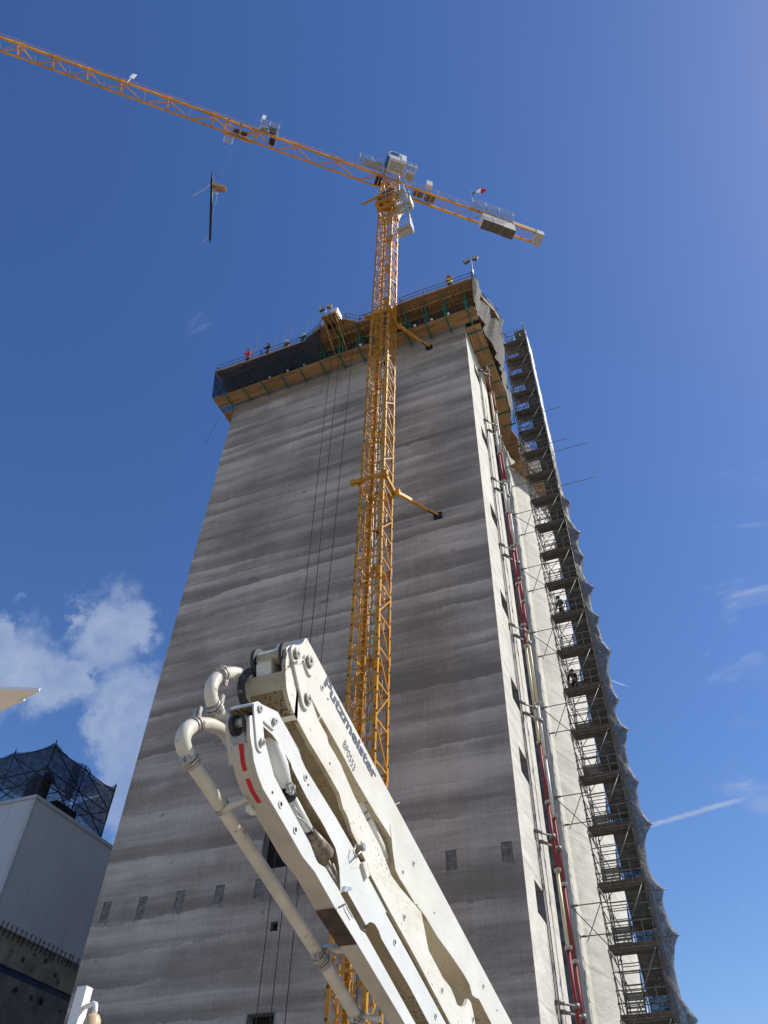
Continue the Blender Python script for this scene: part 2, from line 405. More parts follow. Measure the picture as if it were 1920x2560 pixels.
class MB:
    def __init__(self):
        self.v, self.f, self.m, self.s = [], [], [], []

    def add(self, vs, fs, mi=0, smooth=False):
        o = len(self.v)
        self.v += [tuple(p) for p in vs]
        for f in fs:
            self.f.append([o + i for i in f])
            self.m.append(mi)
            self.s.append(smooth)
        return self

    def box(self, c, size, mi=0, rot=None):
        hx, hy, hz = size[0] / 2, size[1] / 2, size[2] / 2
        vs = [V((x * hx, y * hy, z * hz)) for x in (-1, 1) for y in (-1, 1) for z in (-1, 1)]
        if rot is not None:
            vs = [rot @ p for p in vs]
        vs = [p + V(c) for p in vs]
        return self.add(vs, [(0, 1, 3, 2), (4, 6, 7, 5), (0, 4, 5, 1), (2, 3, 7, 6), (0, 2, 6, 4), (1, 5, 7, 3)], mi)

    def b2(self, lo, hi, mi=0):
        return self.box([(a + b) / 2 for a, b in zip(lo, hi)], [abs(b - a) for a, b in zip(lo, hi)], mi)

    def beam(self, p, q, w, h=None, up=(0, 0, 1), mi=0):
        p, q = V(p), V(q)
        h = w if h is None else h
        d = (q - p)
        L = d.length
        if L < 1e-6:
            return self
        d.normalize()
        u = V(up)
        if abs(d.dot(u)) > 0.98:
            u = V((1, 0, 0)) if abs(d.x) < 0.9 else V((0, 1, 0))
        s = d.cross(u).normalized()
        u = s.cross(d).normalized()
        R = Matrix((s, d, u)).transposed()
        return self.box((p + q) / 2, (w, L, h), mi, R)

    def tube(self, pts, r, n=8, mi=0, caps=True):
        pts = [V(p) for p in pts]
        k = len(pts)
        rs = r if isinstance(r, (list, tuple)) else [r] * k
        rings = []
        ref = None
        for i in range(k):
            a = pts[max(0, i - 1)]
            b = pts[min(k - 1, i + 1)]
            d = (b - a).normalized()
            if ref is None:
                ref = V((0, 0, 1)) if abs(d.z) < 0.9 else V((1, 0, 0))
            s = d.cross(ref).normalized()
            ref = s.cross(d).normalized()
            rings.append([pts[i] + (s * math.cos(2 * math.pi * j / n) + ref * math.sin(2 * math.pi * j / n)) * rs[i] for j in range(n)])
        vs = [p for rg in rings for p in rg]
        fs = [(i * n + j, i * n + (j + 1) % n, (i + 1) * n + (j + 1) % n, (i + 1) * n + j) for i in range(k - 1) for j in range(n)]
        self.add(vs, fs, mi, n > 5)
        if caps:
            o = len(self.v) - len(vs)
            self.f.append([o + j for j in range(n - 1, -1, -1)])
            self.f.append([o + (k - 1) * n + j for j in range(n)])
            self.m += [mi, mi]
            self.s += [False, False]
        return self

    def prism(self, poly, ax, lo, hi, mi=0, mside=None):
        """polygon (2D, in the two remaining axes) extruded along axis ax; hi cap gets mi"""
        mside = mi if mside is None else mside
        def p3(a, b, c):
            return {0: (c, a, b), 1: (a, c, b), 2: (a, b, c)}[ax]
        n = len(poly)
        area = sum(poly[i][0] * poly[(i + 1) % n][1] - poly[(i + 1) % n][0] * poly[i][1] for i in range(n))
        if area < 0:
            poly = poly[::-1]
        lof = lo if callable(lo) else (lambda a, b: lo)
        hif = hi if callable(hi) else (lambda a, b: hi)
        vs = [p3(a, b, lof(a, b)) for a, b in poly] + [p3(a, b, hif(a, b)) for a, b in poly]
        flip = (ax == 1)
        top = list(range(n, 2 * n))
        bot = list(range(n - 1, -1, -1))
        if flip:
            top, bot = top[::-1], bot[::-1]
        self.add(vs, [top, bot], mi)
        o = len(self.v) - 2 * n
        for i in range(n):
            j = (i + 1) % n
            q = [o + i, o + j, o + n + j, o + n + i]
            self.f.append(q[::-1] if flip else q)
            self.m.append(mside)
            self.s.append(False)
        return self

    def sphere(self, c, r, n=10, m=7, mi=0, sc=(1, 1, 1)):
        vs, fs = [], []
        for i in range(m + 1):
            th = math.pi * i / m
            for j in range(n):
                ph = 2 * math.pi * j / n
                vs.append((c[0] + r * sc[0] * math.sin(th) * math.cos(ph), c[1] + r * sc[1] * math.sin(th) * math.sin(ph), c[2] + r * sc[2] * math.cos(th)))
        for i in range(m):
            for j in range(n):
                fs.append((i * n + j, (i + 1) * n + j, (i + 1) * n + (j + 1) % n, i * n + (j + 1) % n))
        return self.add(vs, fs, mi, True)

    def grid(self, P, mi=0, smooth=True):
        r, c = len(P), len(P[0])
        vs = [p for row in P for p in row]
        fs = [(i * c + j, i * c + j + 1, (i + 1) * c + j + 1, (i + 1) * c + j) for i in range(r - 1) for j in range(c - 1)]
        return self.add(vs, fs, mi, smooth)

    def build(self, name, mats, parent=None, bevel=0.0):
        org = V((0, 0, 0))
        pr = parent
        while pr is not None:
            org += pr.location
            pr = pr.parent
        me = bpy.data.meshes.new(name)
        me.from_pydata([(p[0] - org.x, p[1] - org.y, p[2] - org.z) for p in self.v], [], self.f)
        if not isinstance(mats, (list, tuple)):
            mats = [mats]
        for m in mats:
            me.materials.append(MAT[m])
        me.polygons.foreach_set('material_index', self.m)
        me.polygons.foreach_set('use_smooth', self.s)
        me.update()
        o = bpy.data.objects.new(name, me)
        COL.objects.link(o)
        o.parent = parent
        if bevel:
            bv = o.modifiers.new('edge', 'BEVEL')
            bv.width = bevel
            bv.segments = 2
            bv.limit_method = 'ANGLE'
            bv.angle_limit = rad(40)
        return o

def tag(o, label=None, cat=None, group=None, kind=None):
    if label: o['label'] = label
    if cat: o['category'] = cat
    if group: o['group'] = group
    if kind: o['kind'] = kind
    return o

def thing(name, loc, label, cat, group=None):
    o = bpy.data.objects.new(name, None)
    o.empty_display_size = 0.3
    o.location = loc
    COL.objects.link(o)
    return tag(o, label, cat, group)

def kids(o):
    return [c for c in bpy.data.objects if c.parent == o]

def copy_tree(o, parent=None):
    c = o.copy()
    COL.objects.link(c)
    c.parent = parent
    for k in kids(o):
        copy_tree(k, c)
    return c

def shell_xz(mb, axis, plane, u0, u1, v0, v1, holes, mi=0, flip=False):
    """wall sheet with rectangular openings; axis 1: plane Y=const (u=X), axis 0: plane X=const (u=Y)"""
    us = sorted({u0, u1} | {h[0] for h in holes} | {h[1] for h in holes})
    vs = sorted({v0, v1} | {h[2] for h in holes} | {h[3] for h in holes})
    for i in range(len(us) - 1):
        for j in range(len(vs) - 1):
            cu, cv = (us[i] + us[i + 1]) / 2, (vs[j] + vs[j + 1]) / 2
            if any(h[0] < cu < h[1] and h[2] < cv < h[3] for h in holes):
                continue
            q = [(us[i], vs[j]), (us[i + 1], vs[j]), (us[i + 1], vs[j + 1]), (us[i], vs[j + 1])]
            P = [(a, plane, b) if axis == 1 else (plane, a, b) for a, b in q]
            mb.add(P, [(3, 2, 1, 0) if flip else (0, 1, 2, 3)], mi)

# ---------------------------------------------------------------- ground
g = MB()
g.add([(-3000, -3000, 0), (3000, -3000, 0), (3000, 3000, 0), (-3000, 3000, 0)], [(0, 1, 2, 3)])
tag(g.build('ground', 'ground'), kind='structure')

# ---------------------------------------------------------------- concrete tower
XL, XR, YF, YS = -27.25, -6.81, 30.0, 35.4
ZT = 57.4
tower = thing('concrete_tower', ((XL + XR) / 2, 45, 0), 'tall windowless grey tower of banded bare concrete with the crane mast before it', 'tower')
front_holes = [(-18.6, -17.12, 15.42, 18.3), (-17.74, -17.40, 12.83, 13.2), (-18.27, -17.10, 7.4, 9.9), (-19.24, -19.12, 40.75, 40.9)]
EMB = (-26.61, -24.6, -22.58, -20.53, -18.52, -16.46, -9.73, -7.4)
winz = [51.6, 43.7, 35.9, 28.9, 23.2, 19.4, 13.5, 7.4]
side_holes = [(31.6, 32.95, z - 0.63, z + 0.63) for z in winz]
mb = MB()
shell_xz(mb, 1, YF, XL, XR, 0, ZT, front_holes + [(x - 0.23, x + 0.23, 14.25, 15.05) for x in EMB], 0)
shell_xz(mb, 0, XR, YF, YS, 0, ZT, side_holes, 1)
mb.add([(XL, 88, 0), (XL, YF, 0), (XL, YF, ZT), (XL, 88, ZT)], [(0, 1, 2, 3)], 0)  # body runs far back, unseen, to throw shade on the clad building
mb.add([(XR, YS, 0), (-9.5, YS, 0), (-9.5, YS, ZT), (XR, YS, ZT)], [(0, 1, 2, 3)], 0)
mb.add([(-9.5, YS, 0), (-9.5, 88, 0), (-9.5, 88, ZT), (-9.5, YS, ZT)], [(0, 1, 2, 3)], 1)
mb.add([(-9.5, 88, 0), (XL, 88, 0), (XL, 88, ZT), (-9.5, 88, ZT)], [(0, 1, 2, 3)], 0)
mb.add([(XL, YF, ZT), (XR, YF, ZT), (XR, YS, ZT), (-9.5, YS, ZT), (-9.5, 88, ZT), (XL, 88, ZT)], [(0, 1, 2, 3, 4, 5)], 0)
mb.build('wall', ['concrete', 'pale'], tower)
for (a, b, c, d) in front_holes:
    q = MB()
    dp = 0.45 if b - a > 0.5 else 0.3
    for x in (a, b):
        q.add([(x, YF, c), (x, YF + dp, c), (x, YF + dp, d), (x, YF, d)], [(0, 1, 2, 3)], 0)
    for z in (c, d):
        q.add([(a, YF, z), (b, YF, z), (b, YF + dp, z), (a, YF + dp, z)], [(0, 1, 2, 3)], 0)
    q.add([(a, YF + dp, c), (b, YF + dp, c), (b, YF + dp, d), (a, YF + dp, d)], [(0, 1, 2, 3)], 1)
    if b - a > 0.5:
        t_ = 0.07
        for x in (a - t_, b):
            q.b2((x, YF - 0.025, c), (x + t_, YF + 0.05, d), 0)
        q.b2((a - t_, YF - 0.025, d), (b + t_, YF + 0.05, d + t_), 0)
    q.build('window_opening', ['reveal', 'dark_in'], tower)
for (a, b, c, d) in side_holes:
    q = MB()
    dp = 0.5
    for y in (a, b):
        q.add([(XR, y, c), (XR - dp, y, c), (XR - dp, y, d), (XR, y, d)], [(0, 1, 2, 3)], 0)
    for z in (c, d):
        q.add([(XR, a, z), (XR, b, z), (XR - dp, b, z), (XR - dp, a, z)], [(0, 1, 2, 3)], 0)
    q.add([(XR - dp, a, c), (XR - dp, b, c), (XR - dp, b, d), (XR - dp, a, d)], [(0, 1, 2, 3)], 1)
    q.build('window', ['reveal', 'dark_in'], tower)
for i, x in enumerate(EMB):
    q = MB()
    z, w, h, dp = 14.65, 0.46, 0.80, 0.035
    a, b, c, d = x - w / 2, x + w / 2, z - h / 2, z + h / 2
    for xx in (a, b):
        q.add([(xx, YF, c), (xx, YF + dp, c), (xx, YF + dp, d), (xx, YF, d)], [(0, 1, 2, 3)], 1)
    for zz in (c, d):
        q.add([(a, YF, zz), (b, YF, zz), (b, YF + dp, zz), (a, YF + dp, zz)], [(0, 1, 2, 3)], 1)
    n = 7
    rows = [[(a + (b - a) * k / n, YF + dp - random.uniform(0.0, 0.018), c + (d - c) * m / 11) for k in range(n + 1)] for m in range(12)]
    q.grid(rows, 0, False)
    ring = [(a - 0.02, c - 0.004), (b + 0.06, c - 0.004)] + [(b + 0.10 - 0.62 * k / 6, c - random.uniform(0.10, 0.22)) for k in range(7)]
    q.prism(ring, 1, YF + 0.02, YF - 0.004, 2)
    q.build('embed_plate', ['plate', 'plate_edge', 'patch'], tower)

# ---------------------------------------------------------------- silo behind the tower's right side
SX, SY, SR, SZ = -21.6, 51.0, 16.0, 55.2
silo = thing('concrete_silo', (SX, SY, 0), 'sunlit round pale concrete silo rising behind the stair scaffold', 'silo')
q = MB()
NS, rows = 160, 2
ring = lambda z: [(SX + SR * math.cos(2 * math.pi * k / NS), SY + SR * math.sin(2 * math.pi * k / NS), z) for k in range(NS + 1)]
q.grid([ring(0), ring(SZ)], 0)
q.add(ring(SZ)[:-1], [tuple(range(NS))], 0)
q.build('shell', 'pale', silo)
q = MB()
q.b2((-9.4, 41.15, 0), (-7.2, 44.8, SZ), 0)
q.build('buttress', 'pale', silo)
q = MB()
P = []
for i in range(90):
    z = 0.3 + i * 0.6
    P.append([(-9.45 + k * 0.11, 41.06 + 0.045 * math.sin(k * 1.7 + i * 0.9) + random.uniform(-0.02, 0.02), z) for k in range(21)])
q.grid(P, 0)
tag(q.build('plastic_sheet', 'sheet'), 'dark blue plastic sheeting hung in the slot between tower and silo', 'sheeting')

# ---------------------------------------------------------------- tower crane
MX0, MX1, MY0, MY1 = -12.88, -11.42, 25.82, 27.28
MCX, MCY = (MX0 + MX1) / 2, (MY0 + MY1) / 2
crane = thing('tower_crane', (MCX, MCY, 0), 'yellow tower crane tied to the grey concrete tower, its lattice jib reaching up left', 'crane')
PH = 1.88          # panel height
SEC = 3 * PH
Z0, NSEC = 0.3, 13
def mast_section():
    c = MB()
    w = 0.165
    corners = [(MX0, MY0), (MX1, MY0), (MX1, MY1), (MX0, MY1)]
    for i, (x, y) in enumerate(corners):
        sx = 1 if x < MCX else -1
        sy = 1 if y < MCY else -1
        # angle-section chord: two flanges
        c.b2((x, y, Z0), (x + sx * w, y + sy * 0.02, Z0 + SEC), 0)
        c.b2((x, y + sy * 0.021, Z0), (x + sx * 0.02, y + sy * w, Z0 + SEC), 0)
        # joint plates and step bolts
        for zz in (0.0, SEC - 0.28):
            c.b2((x - sx * 0.02, y - sy * 0.018, Z0 + zz), (x + sx * (w - 0.01), y - sy * 0.002, Z0 + zz + 0.26), 0)
            c.b2((x - sx * 0.018, y + sy * 0.004, Z0 + zz), (x - sx * 0.002, y + sy * (w - 0.01), Z0 + zz + 0.26), 0)
        for k in range(6):
            zz = Z0 + 0.35 + k * 0.93
            c.b2((x - sx * 0.035, y + sy * 0.02, zz), (x, y + sy * 0.075, zz + 0.09), 1)
            c.b2((x + sx * 0.03, y - sy * 0.035, zz + 0.2), (x + sx * 0.085, y, zz + 0.29), 1)
    for k in range(3):
        z = Z0 + k * PH
        m_ = 0.03
        for (a, b) in (((MX0, MY0), (MX1, MY0)), ((MX1, MY0), (MX1, MY1)), ((MX1, MY1), (MX0, MY1)), ((MX0, MY1), (MX0, MY0))):
            ia = (a[0] + m_ * (1 if a[0] < MCX else -1), a[1] + m_ * (1 if a[1] < MCY else -1))
            ib = (b[0] + m_ * (1 if b[0] < MCX else -1), b[1] + m_ * (1 if b[1] < MCY else -1))
            c.beam((ia[0], ia[1], z + 0.04), (ib[0], ib[1], z + 0.04), 0.05, 0.09)
            p, q_ = ((ia, ib) if k % 2 == 0 else (ib, ia))
            c.beam((p[0], p[1], z + PH - 0.02), (q_[0], q_[1], z + 0.12), 0.045, 0.06)
            if k == 1:
                mx = ((ia[0] + ib[0]) / 2, (ia[1] + ib[1]) / 2)
                c.beam((q_[0], q_[1], z + PH - 0.1), (mx[0], mx[1], z + PH * 0.52), 0.04, 0.05)
    return c.build('mast_section', ['yellow', 'black'], crane)
ms = mast_section()
def mast_ladder():
    c = MB()
    lx, ly = MCX - 0.30, MCY - 0.28
    for s in (-0.2, 0.2):
        c.tube([(lx + s, ly, Z0), (lx + s, ly, Z0 + SEC)], 0.03, 6)
    k = 0
    while k * 0.3 < SEC:
        c.tube([(lx - 0.2, ly, Z0 + k * 0.3), (lx + 0.2, ly, Z0 + k * 0.3)], 0.016, 5)
        k += 1
    for k in range(6):
        z = Z0 + 0.4 + k * 0.94
        c.tube([(lx + 0.34 * math.cos(a), ly + 0.05 + 0.62 * math.sin(a), z) for a in [math.pi * j / 8 for j in range(9)]], 0.02, 5)
    for a in (0.5, 1.57, 2.6):
        c.tube([(lx + 0.34 * math.cos(a), ly + 0.05 + 0.62 * math.sin(a), Z0 + 0.3), (lx + 0.34 * math.cos(a), ly + 0.05 + 0.62 * math.sin(a), Z0 + SEC - 0.4)], 0.016, 5)
    # rest platform, guard rails and electric cable
    z = Z0 + SEC - 0.5
    c.b2((MCX + 0.05, MY0 + 0.22, z), (MX1 - 0.2, MY1 - 0.22, z + 0.04), 0)
    for dz in (0.55, 1.0):
        c.tube([(MCX + 0.05, MY0 + 0.25, z - 1.6 + dz), (MX1 - 0.25, MY0 + 0.25, z - 1.6 + dz), (MX1 - 0.25, MY1 - 0.25, z - 1.6 + dz)], 0.018, 5)
    for (x, y) in ((MCX + 0.05, MY0 + 0.25), (MX1 - 0.25, MY0 + 0.25), (MX1 - 0.25, MY1 - 0.3)):
        c.tube([(x, y, z - 1.6), (x, y, z - 0.6)], 0.02, 5)
        c.tube([(x, y, z - 3.6), (x, y, z - 2.7), (x + 0.15, y, z - 2.6)], 0.02, 5)
    c.tube([(MCX + 0.28, MY0 + 0.2, Z0), (MCX + 0.28, MY0 + 0.2, Z0 + SEC)], 0.022, 5, 1)
    c.tube([(MCX + 0.34, MY0 + 0.2, Z0), (MCX + 0.34, MY0 + 0.2, Z0 + SEC)], 0.012, 5, 1)
    return c.build('ladder', ['orange', 'black'], crane)
ml = mast_ladder()
for i in range(1, NSEC):
    for src in (ms, ml):
        o = src.copy()
        COL.objects.link(o)
        o.parent = crane
        o.location = (0, 0, i * SEC)
ZM = Z0 + NSEC * SEC       # 73.6
# wall ties
for zt, fx in ((34.7, -9.64), (53.6, -9.75)):
    t_ = MB()
    e = 0.10
    x0, x1, y0, y1 = MX0 - e, MX1 + e, MY0 - e, MY1 + e
    for a, b in (((x0 - 0.35, y0), (x1 + 0.1, y0)), ((x1, y0), (x1, y1 + 0.1)), ((x1, y1), (x0, y1)), ((x0, y1), (x0, y0))):
        t_.beam((a[0], a[1], zt), (b[0], b[1], zt), 0.14, 0.26)
    t_.box((x0 - 0.3, y0, zt), (0.22, 0.22, 0.34))
    t_.box((x1 + 0.02, y0, zt), (0.30, 0.26, 0.36))
    t_.build('tie_collar', 'yellow', crane)
    for ax_, ay_, bx_ in ((x1 + 0.12, y1 - 0.05, fx), (x0 + 0.2, y1, -13.6)):
        t_ = MB()
        A, B = V((ax_, ay_, zt)), V((bx_, 29.9, zt))
        d = (B - A).normalized()
        t_.beam(A, A + d * (B - A).length * 0.5, 0.17, 0.22)
        t_.beam(A + d * (B - A).length * 0.5, B - d * 0.75, 0.13, 0.18)
        t_.beam(B - d * 0.75, B - d * 0.1, 0.05, 0.2, mi=1)
        t_.beam(B - d * 0.75 + V((0.1, 0, 0)), B - d * 0.1 + V((0.1, 0, 0)), 0.04, 0.2)
        t_.b2((bx_ - 0.25, 29.84, zt - 0.22), (bx_ + 0.25, 29.99, zt + 0.22), 1)
        t_.b2((ax_ - 0.16, ay_ - 0.12, zt - 0.2), (ax_ + 0.16, ay_ + 0.12, zt + 0.2), 0)
        t_.build('wall_tie', ['orange', 'black'], crane)

# upper works in the crane's own frame
TH = rad(221.5)
UD, ND = V((math.cos(TH), math.sin(TH), 0)), V((-math.sin(TH), math.cos(TH), 0))
if ND.y > 0:
    ND = -ND
def cr(u, n, z):
    return V((MCX, MCY, z)) + UD * u + ND * n
RC = Matrix((UD, ND, V((0, 0, 1)))).transposed()
def cbox(mb, u0, u1, n0, n1, z0, z1, mi=0):
    mb.box(cr((u0 + u1) / 2, (n0 + n1) / 2, (z0 + z1) / 2), (abs(u1 - u0), abs(n1 - n0), abs(z1 - z0)), mi, RC)
JZ = 81.0
def grating(mb, u0, u1, n0, n1, z, mi, step=0.16):
    for n in (n0, n1):
        mb.beam(cr(u0, n, z), cr(u1, n, z), 0.05, 0.08, mi=mi)
    k = 0
    while u0 + k * step <= u1 + 1e-6:
        mb.beam(cr(u0 + k * step, n0, z), cr(u0 + k * step, n1, z), 0.035, 0.05, mi=mi)
        k += 1
    mb.beam(cr(u0, (n0 + n1) / 2, z), cr(u1, (n0 + n1) / 2, z), 0.04, 0.04, mi=mi)
# slewing support: flared mast head, ring and turret
s = MB()
for (x, y) in ((-1, -1), (1, -1), (1, 1), (-1, 1)):
    a = V((MCX + x * 0.66, MCY + y * 0.66, ZM - 0.2))
    b = V((MCX + x * 0.86, MCY + y * 0.86, ZM + 1.2))
    c_ = V((MCX + x * 0.86, MCY + y * 0.86, ZM + 2.6))
    s.beam(a, b, 0.2)
    s.beam(b, c_, 0.2)
for z, e in ((ZM + 0.05, 0.78), (ZM + 1.25, 0.94), (ZM + 2.55, 0.94)):
    for a, b in (((-e, -e), (e, -e)), ((e, -e), (e, e)), ((e, e), (-e, e)), ((-e, e), (-e, -e))):
        s.beam((MCX + a[0], MCY + a[1], z), (MCX + b[0], MCY + b[1], z), 0.16, 0.28)
s.b2((MCX - 0.8, MCY - 0.93, ZM + 1.45), (MCX + 0.8, MCY - 0.89, ZM + 2.4), 2)
s.tube([(MCX, MCY, ZM + 2.7), (MCX, MCY, ZM + 3.0)], 0.95, 24, 0)
s.tube([(MCX, MCY, ZM + 3.0), (MCX, MCY, ZM + 3.22)], 1.02, 28, 1)
s.tube([(MCX, MCY, ZM + 3.22), (MCX, MCY, ZM + 3.5)], 0.92, 24, 0)
# round hatch on the head panel
s.tube([(MCX - 0.25, MCY - 0.955, ZM + 1.95 ), (MCX - 0.25, MCY - 0.90, ZM + 1.95)], 0.34, 18, 1)
s.tube([(MCX - 0.25, MCY - 0.97, ZM + 1.95), (MCX - 0.25, MCY - 0.93, ZM + 1.95)], 0.22, 18, 0)
s.beam((MCX - 2.4, MCY - 1.0, ZM + 2.2), (MCX - 0.3, MCY - 0.98, ZM + 2.75), 0.16, 0.2)
for (x, y) in ((-1.05, -1.05), (0.1, -1.08), (1.05, -1.05), (1.05, 0), (1.05, 1.05)):
    s.tube([(MCX + x, MCY + y, ZM + 1.2), (MCX + x, MCY + y, ZM + 3.7)], 0.03, 5, 3)
for z in (3.2, 3.7):
    s.tube([(MCX - 1.05, MCY - 1.05, ZM + z), (MCX + 1.05, MCY - 1.05, ZM + z), (MCX + 1.05, MCY + 1.05, ZM + z)], 0.025, 5, 3)
for k in range(34):
    p_ = V((MCX + random.uniform(-0.8, 0.8), MCY + random.uniform(-0.85, 0.8), ZM + random.uniform(-1.5, 2.6)))
    s.tube([p_, p_ + V((random.uniform(-0.4, 0.4), random.uniform(-0.4, 0.4), random.uniform(-0.5, 0.5)))], 0.03, 5, random.choice((0, 0, 3)))
s.beam((MCX + 0.95, MCY - 0.5, ZM + 0.9), (MCX + 0.95, MCY + 0.1, ZM - 1.9), 0.16, 0.4)
s.build('slewing_support', ['yellow', 'black', 'headp', 'galv'], crane)
t_ = MB()
for u in (-0.75, 0.75):
    for n in (-0.6, 0.6):
        t_.beam(cr(u * 1.05, n * 1.1, ZM + 3.5), cr(u, n, JZ + 1.8), 0.16)
for z in (JZ - 2.2, JZ - 0.1, JZ + 1.8):
    for a, b in (((-0.8, -0.65), (0.8, -0.65)), ((0.8, -0.65), (0.8, 0.65)), ((0.8, 0.65), (-0.8, 0.65)), ((-0.8, 0.65), (-0.8, -0.65))):
        t_.beam(cr(a[0], a[1], z), cr(b[0], b[1], z), 0.12, 0.18)
for n in (-0.65, 0.65):
    t_.beam(cr(-0.8, n, JZ - 3.6), cr(0.8, n, JZ - 0.2), 0.08)
    t_.beam(cr(0.8, n, JZ - 3.6), cr(-0.8, n, JZ - 0.2), 0.08)
    t_.beam(cr(-0.8, n, JZ), cr(0.8, n, JZ + 1.8), 0.08)
for u in (-0.8, 0.8):
    t_.beam(cr(u, -0.65, JZ - 3.6), cr(u, 0.65, JZ - 0.2), 0.08)
for k in range(60):
    t_.tube([cr(random.uniform(-0.7, 0.7), random.uniform(-0.6, 0.6), JZ - 3.4 + k * 0.07), cr(random.uniform(-0.7, 0.7), random.uniform(-0.6, 0.6), JZ - 2.9 + k * 0.08)], 0.03, 5, k % 3 // 2 * 2)
cbox(t_, -0.35, 0.35, -0.3, 0.3, JZ - 1.7, JZ - 0.6, 1)
cbox(t_, 0.9, 1.5, -0.45, 0.35, JZ + 0.0, JZ + 0.6, 1)
t_.build('turret', ['orange', 'black', 'galv'], crane)
# access stairs and landings beside the turret
st = MB()
def stair(a, b, w):
    a, b = V(a), V(b)
    for dy in (-w, w):
        o_ = V((0, dy, 0))
        st.beam(a + o_, b + o_, 0.06, 0.16)
        st.tube([a + o_ + V((0, 0, 1.0)), b + o_ + V((0, 0, 1.0))], 0.03, 5)
        for f in (0.0, 0.33, 0.66, 1.0):
            p_ = a.lerp(b, f) + o_
            st.tube([p_, p_ + V((0, 0, 1.0))], 0.025, 5)
    for k in range(18):
        p_ = a.lerp(b, (k + 0.5) / 18)
        st.beam(p_ - V((0, w, 0)), p_ + V((0, w, 0)), 0.16, 0.03)
def landing_cage(x0, x1, y0, y1, z):
    st.b2((x0, y0, z - 0.05), (x1, y1, z), 1)
    for dz in (0.55, 1.1):
        st.tube([(x0, y0, z + dz), (x1, y0, z + dz), (x1, y1, z + dz), (x0, y1, z + dz), (x0, y0, z + dz)], 0.028, 5)
    for x in (x0, x1):
        for y in (y0, y1):
            st.tube([(x, y, z - 0.1), (x, y, z + 1.1)], 0.03, 5)
stair((-10.45, 26.2, 79.8), (-9.75, 26.2, 73.4), 0.3)
stair((-10.50, 26.2, 75.6), (-9.80, 26.2, 69.2), 0.3)
landing_cage(-11.0, -9.7, 25.8, 26.7, 67.7)
landing_cage(-11.2, -9.7, 25.8, 26.7, 73.0)
landing_cage(-11.2, -10.3, 25.7, 26.7, 76.2)
for z in (67.7, 73.0, 76.2):
    st.beam((-11.45, 26.2, z - 0.1), (-9.9, 26.2, z - 0.1), 0.08, 0.12)
    st.beam((-11.45, 26.2, z - 1.2), (-10.0, 26.2, z - 0.15), 0.06)
st.build('access_stair', ['galv', 'cabg'], crane)
# cab on the camera side of the turret, rounded front window
c = MB()
CU0, CU1, CN0, CN1, CZ0, CZ1 = -0.95, 0.95, 0.95, 2.35, JZ + 0.7, JZ + 2.75
prof = [(CU0, CZ0), (CU1 - 0.25, CZ0), (CU1, CZ0 + 0.75), (CU1 + 0.02, CZ0 + 1.2), (CU1 - 0.08, CZ0 + 1.6), (CU1 - 0.3, CZ0 + 1.9), (CU1 - 0.6, CZ1), (CU0, CZ1)]
def cprism(mb, poly, n0, n1, mi=0, ms_=None):
    k = len(mb.v)
    mb.prism(poly, 1, n0, n1, mi, ms_)
    for i in range(k, len(mb.v)):
        u, n, z = mb.v[i]
        mb.v[i] = tuple(cr(u, n, z))
cprism(c, prof, CN0, CN1, 0)
cb = c.build('cab', ['cabw'], crane, 0.03)
w = MB()
cprism(w, [(CU0 + 0.75, CZ0 + 0.95), (CU1 - 0.12, CZ0 + 0.85), (CU1 - 0.16, CZ0 + 1.45), (CU1 - 0.5, CZ1 - 0.2), (CU0 + 0.75, CZ1 - 0.2)], CN1 - 0.02, CN1 + 0.02)
w.build('window', 'glass', cb)
w = MB()
for a, b in (((CU1 - 0.2, CZ0 + 0.15), (CU1 + 0.0, CZ0 + 0.75)), ((CU1 + 0.0, CZ0 + 0.8), (CU1 + 0.02, CZ0 + 1.2)), ((CU1 + 0.02, CZ0 + 1.22), (CU1 - 0.06, CZ0 + 1.58)), ((CU1 - 0.08, CZ0 + 1.62), (CU1 - 0.28, CZ0 + 1.88))):
    w.add([cr(a[0] + 0.03, CN0 + 0.12, a[1]), cr(b[0] + 0.03, CN0 + 0.12, b[1]), cr(b[0] + 0.03, CN1 - 0.12, b[1]), cr(a[0] + 0.03, CN1 - 0.12, a[1])], [(0, 1, 2, 3)])
w.build('front_window', 'glass', cb)
w = MB()
for a, b in ((-0.75, -0.05), (0.02, 0.58)):
    cbox(w, a, b, CN0 + 0.25, CN1 - 0.25, CZ0 - 0.03, CZ0 - 0.004, 0)
    cbox(w, a + 0.1, b - 0.1, CN0 + 0.38, CN1 - 0.38, CZ0 - 0.05, CZ0 - 0.031, 1)
w.build('floor_panel', ['cabg', 'trim'], cb)
w = MB()
cbox(w, CU0 - 0.01, CU0 + 0.5, CN1 + 0.002, CN1 + 0.05, CZ0 + 0.3, CZ1 - 0.25, 0)
cbox(w, -0.75, -0.35, CN1 - 0.3, CN1 - 0.1, CZ1, CZ1 + 0.35, 1)
w.build('side_panel', ['white', 'galv'], cb)
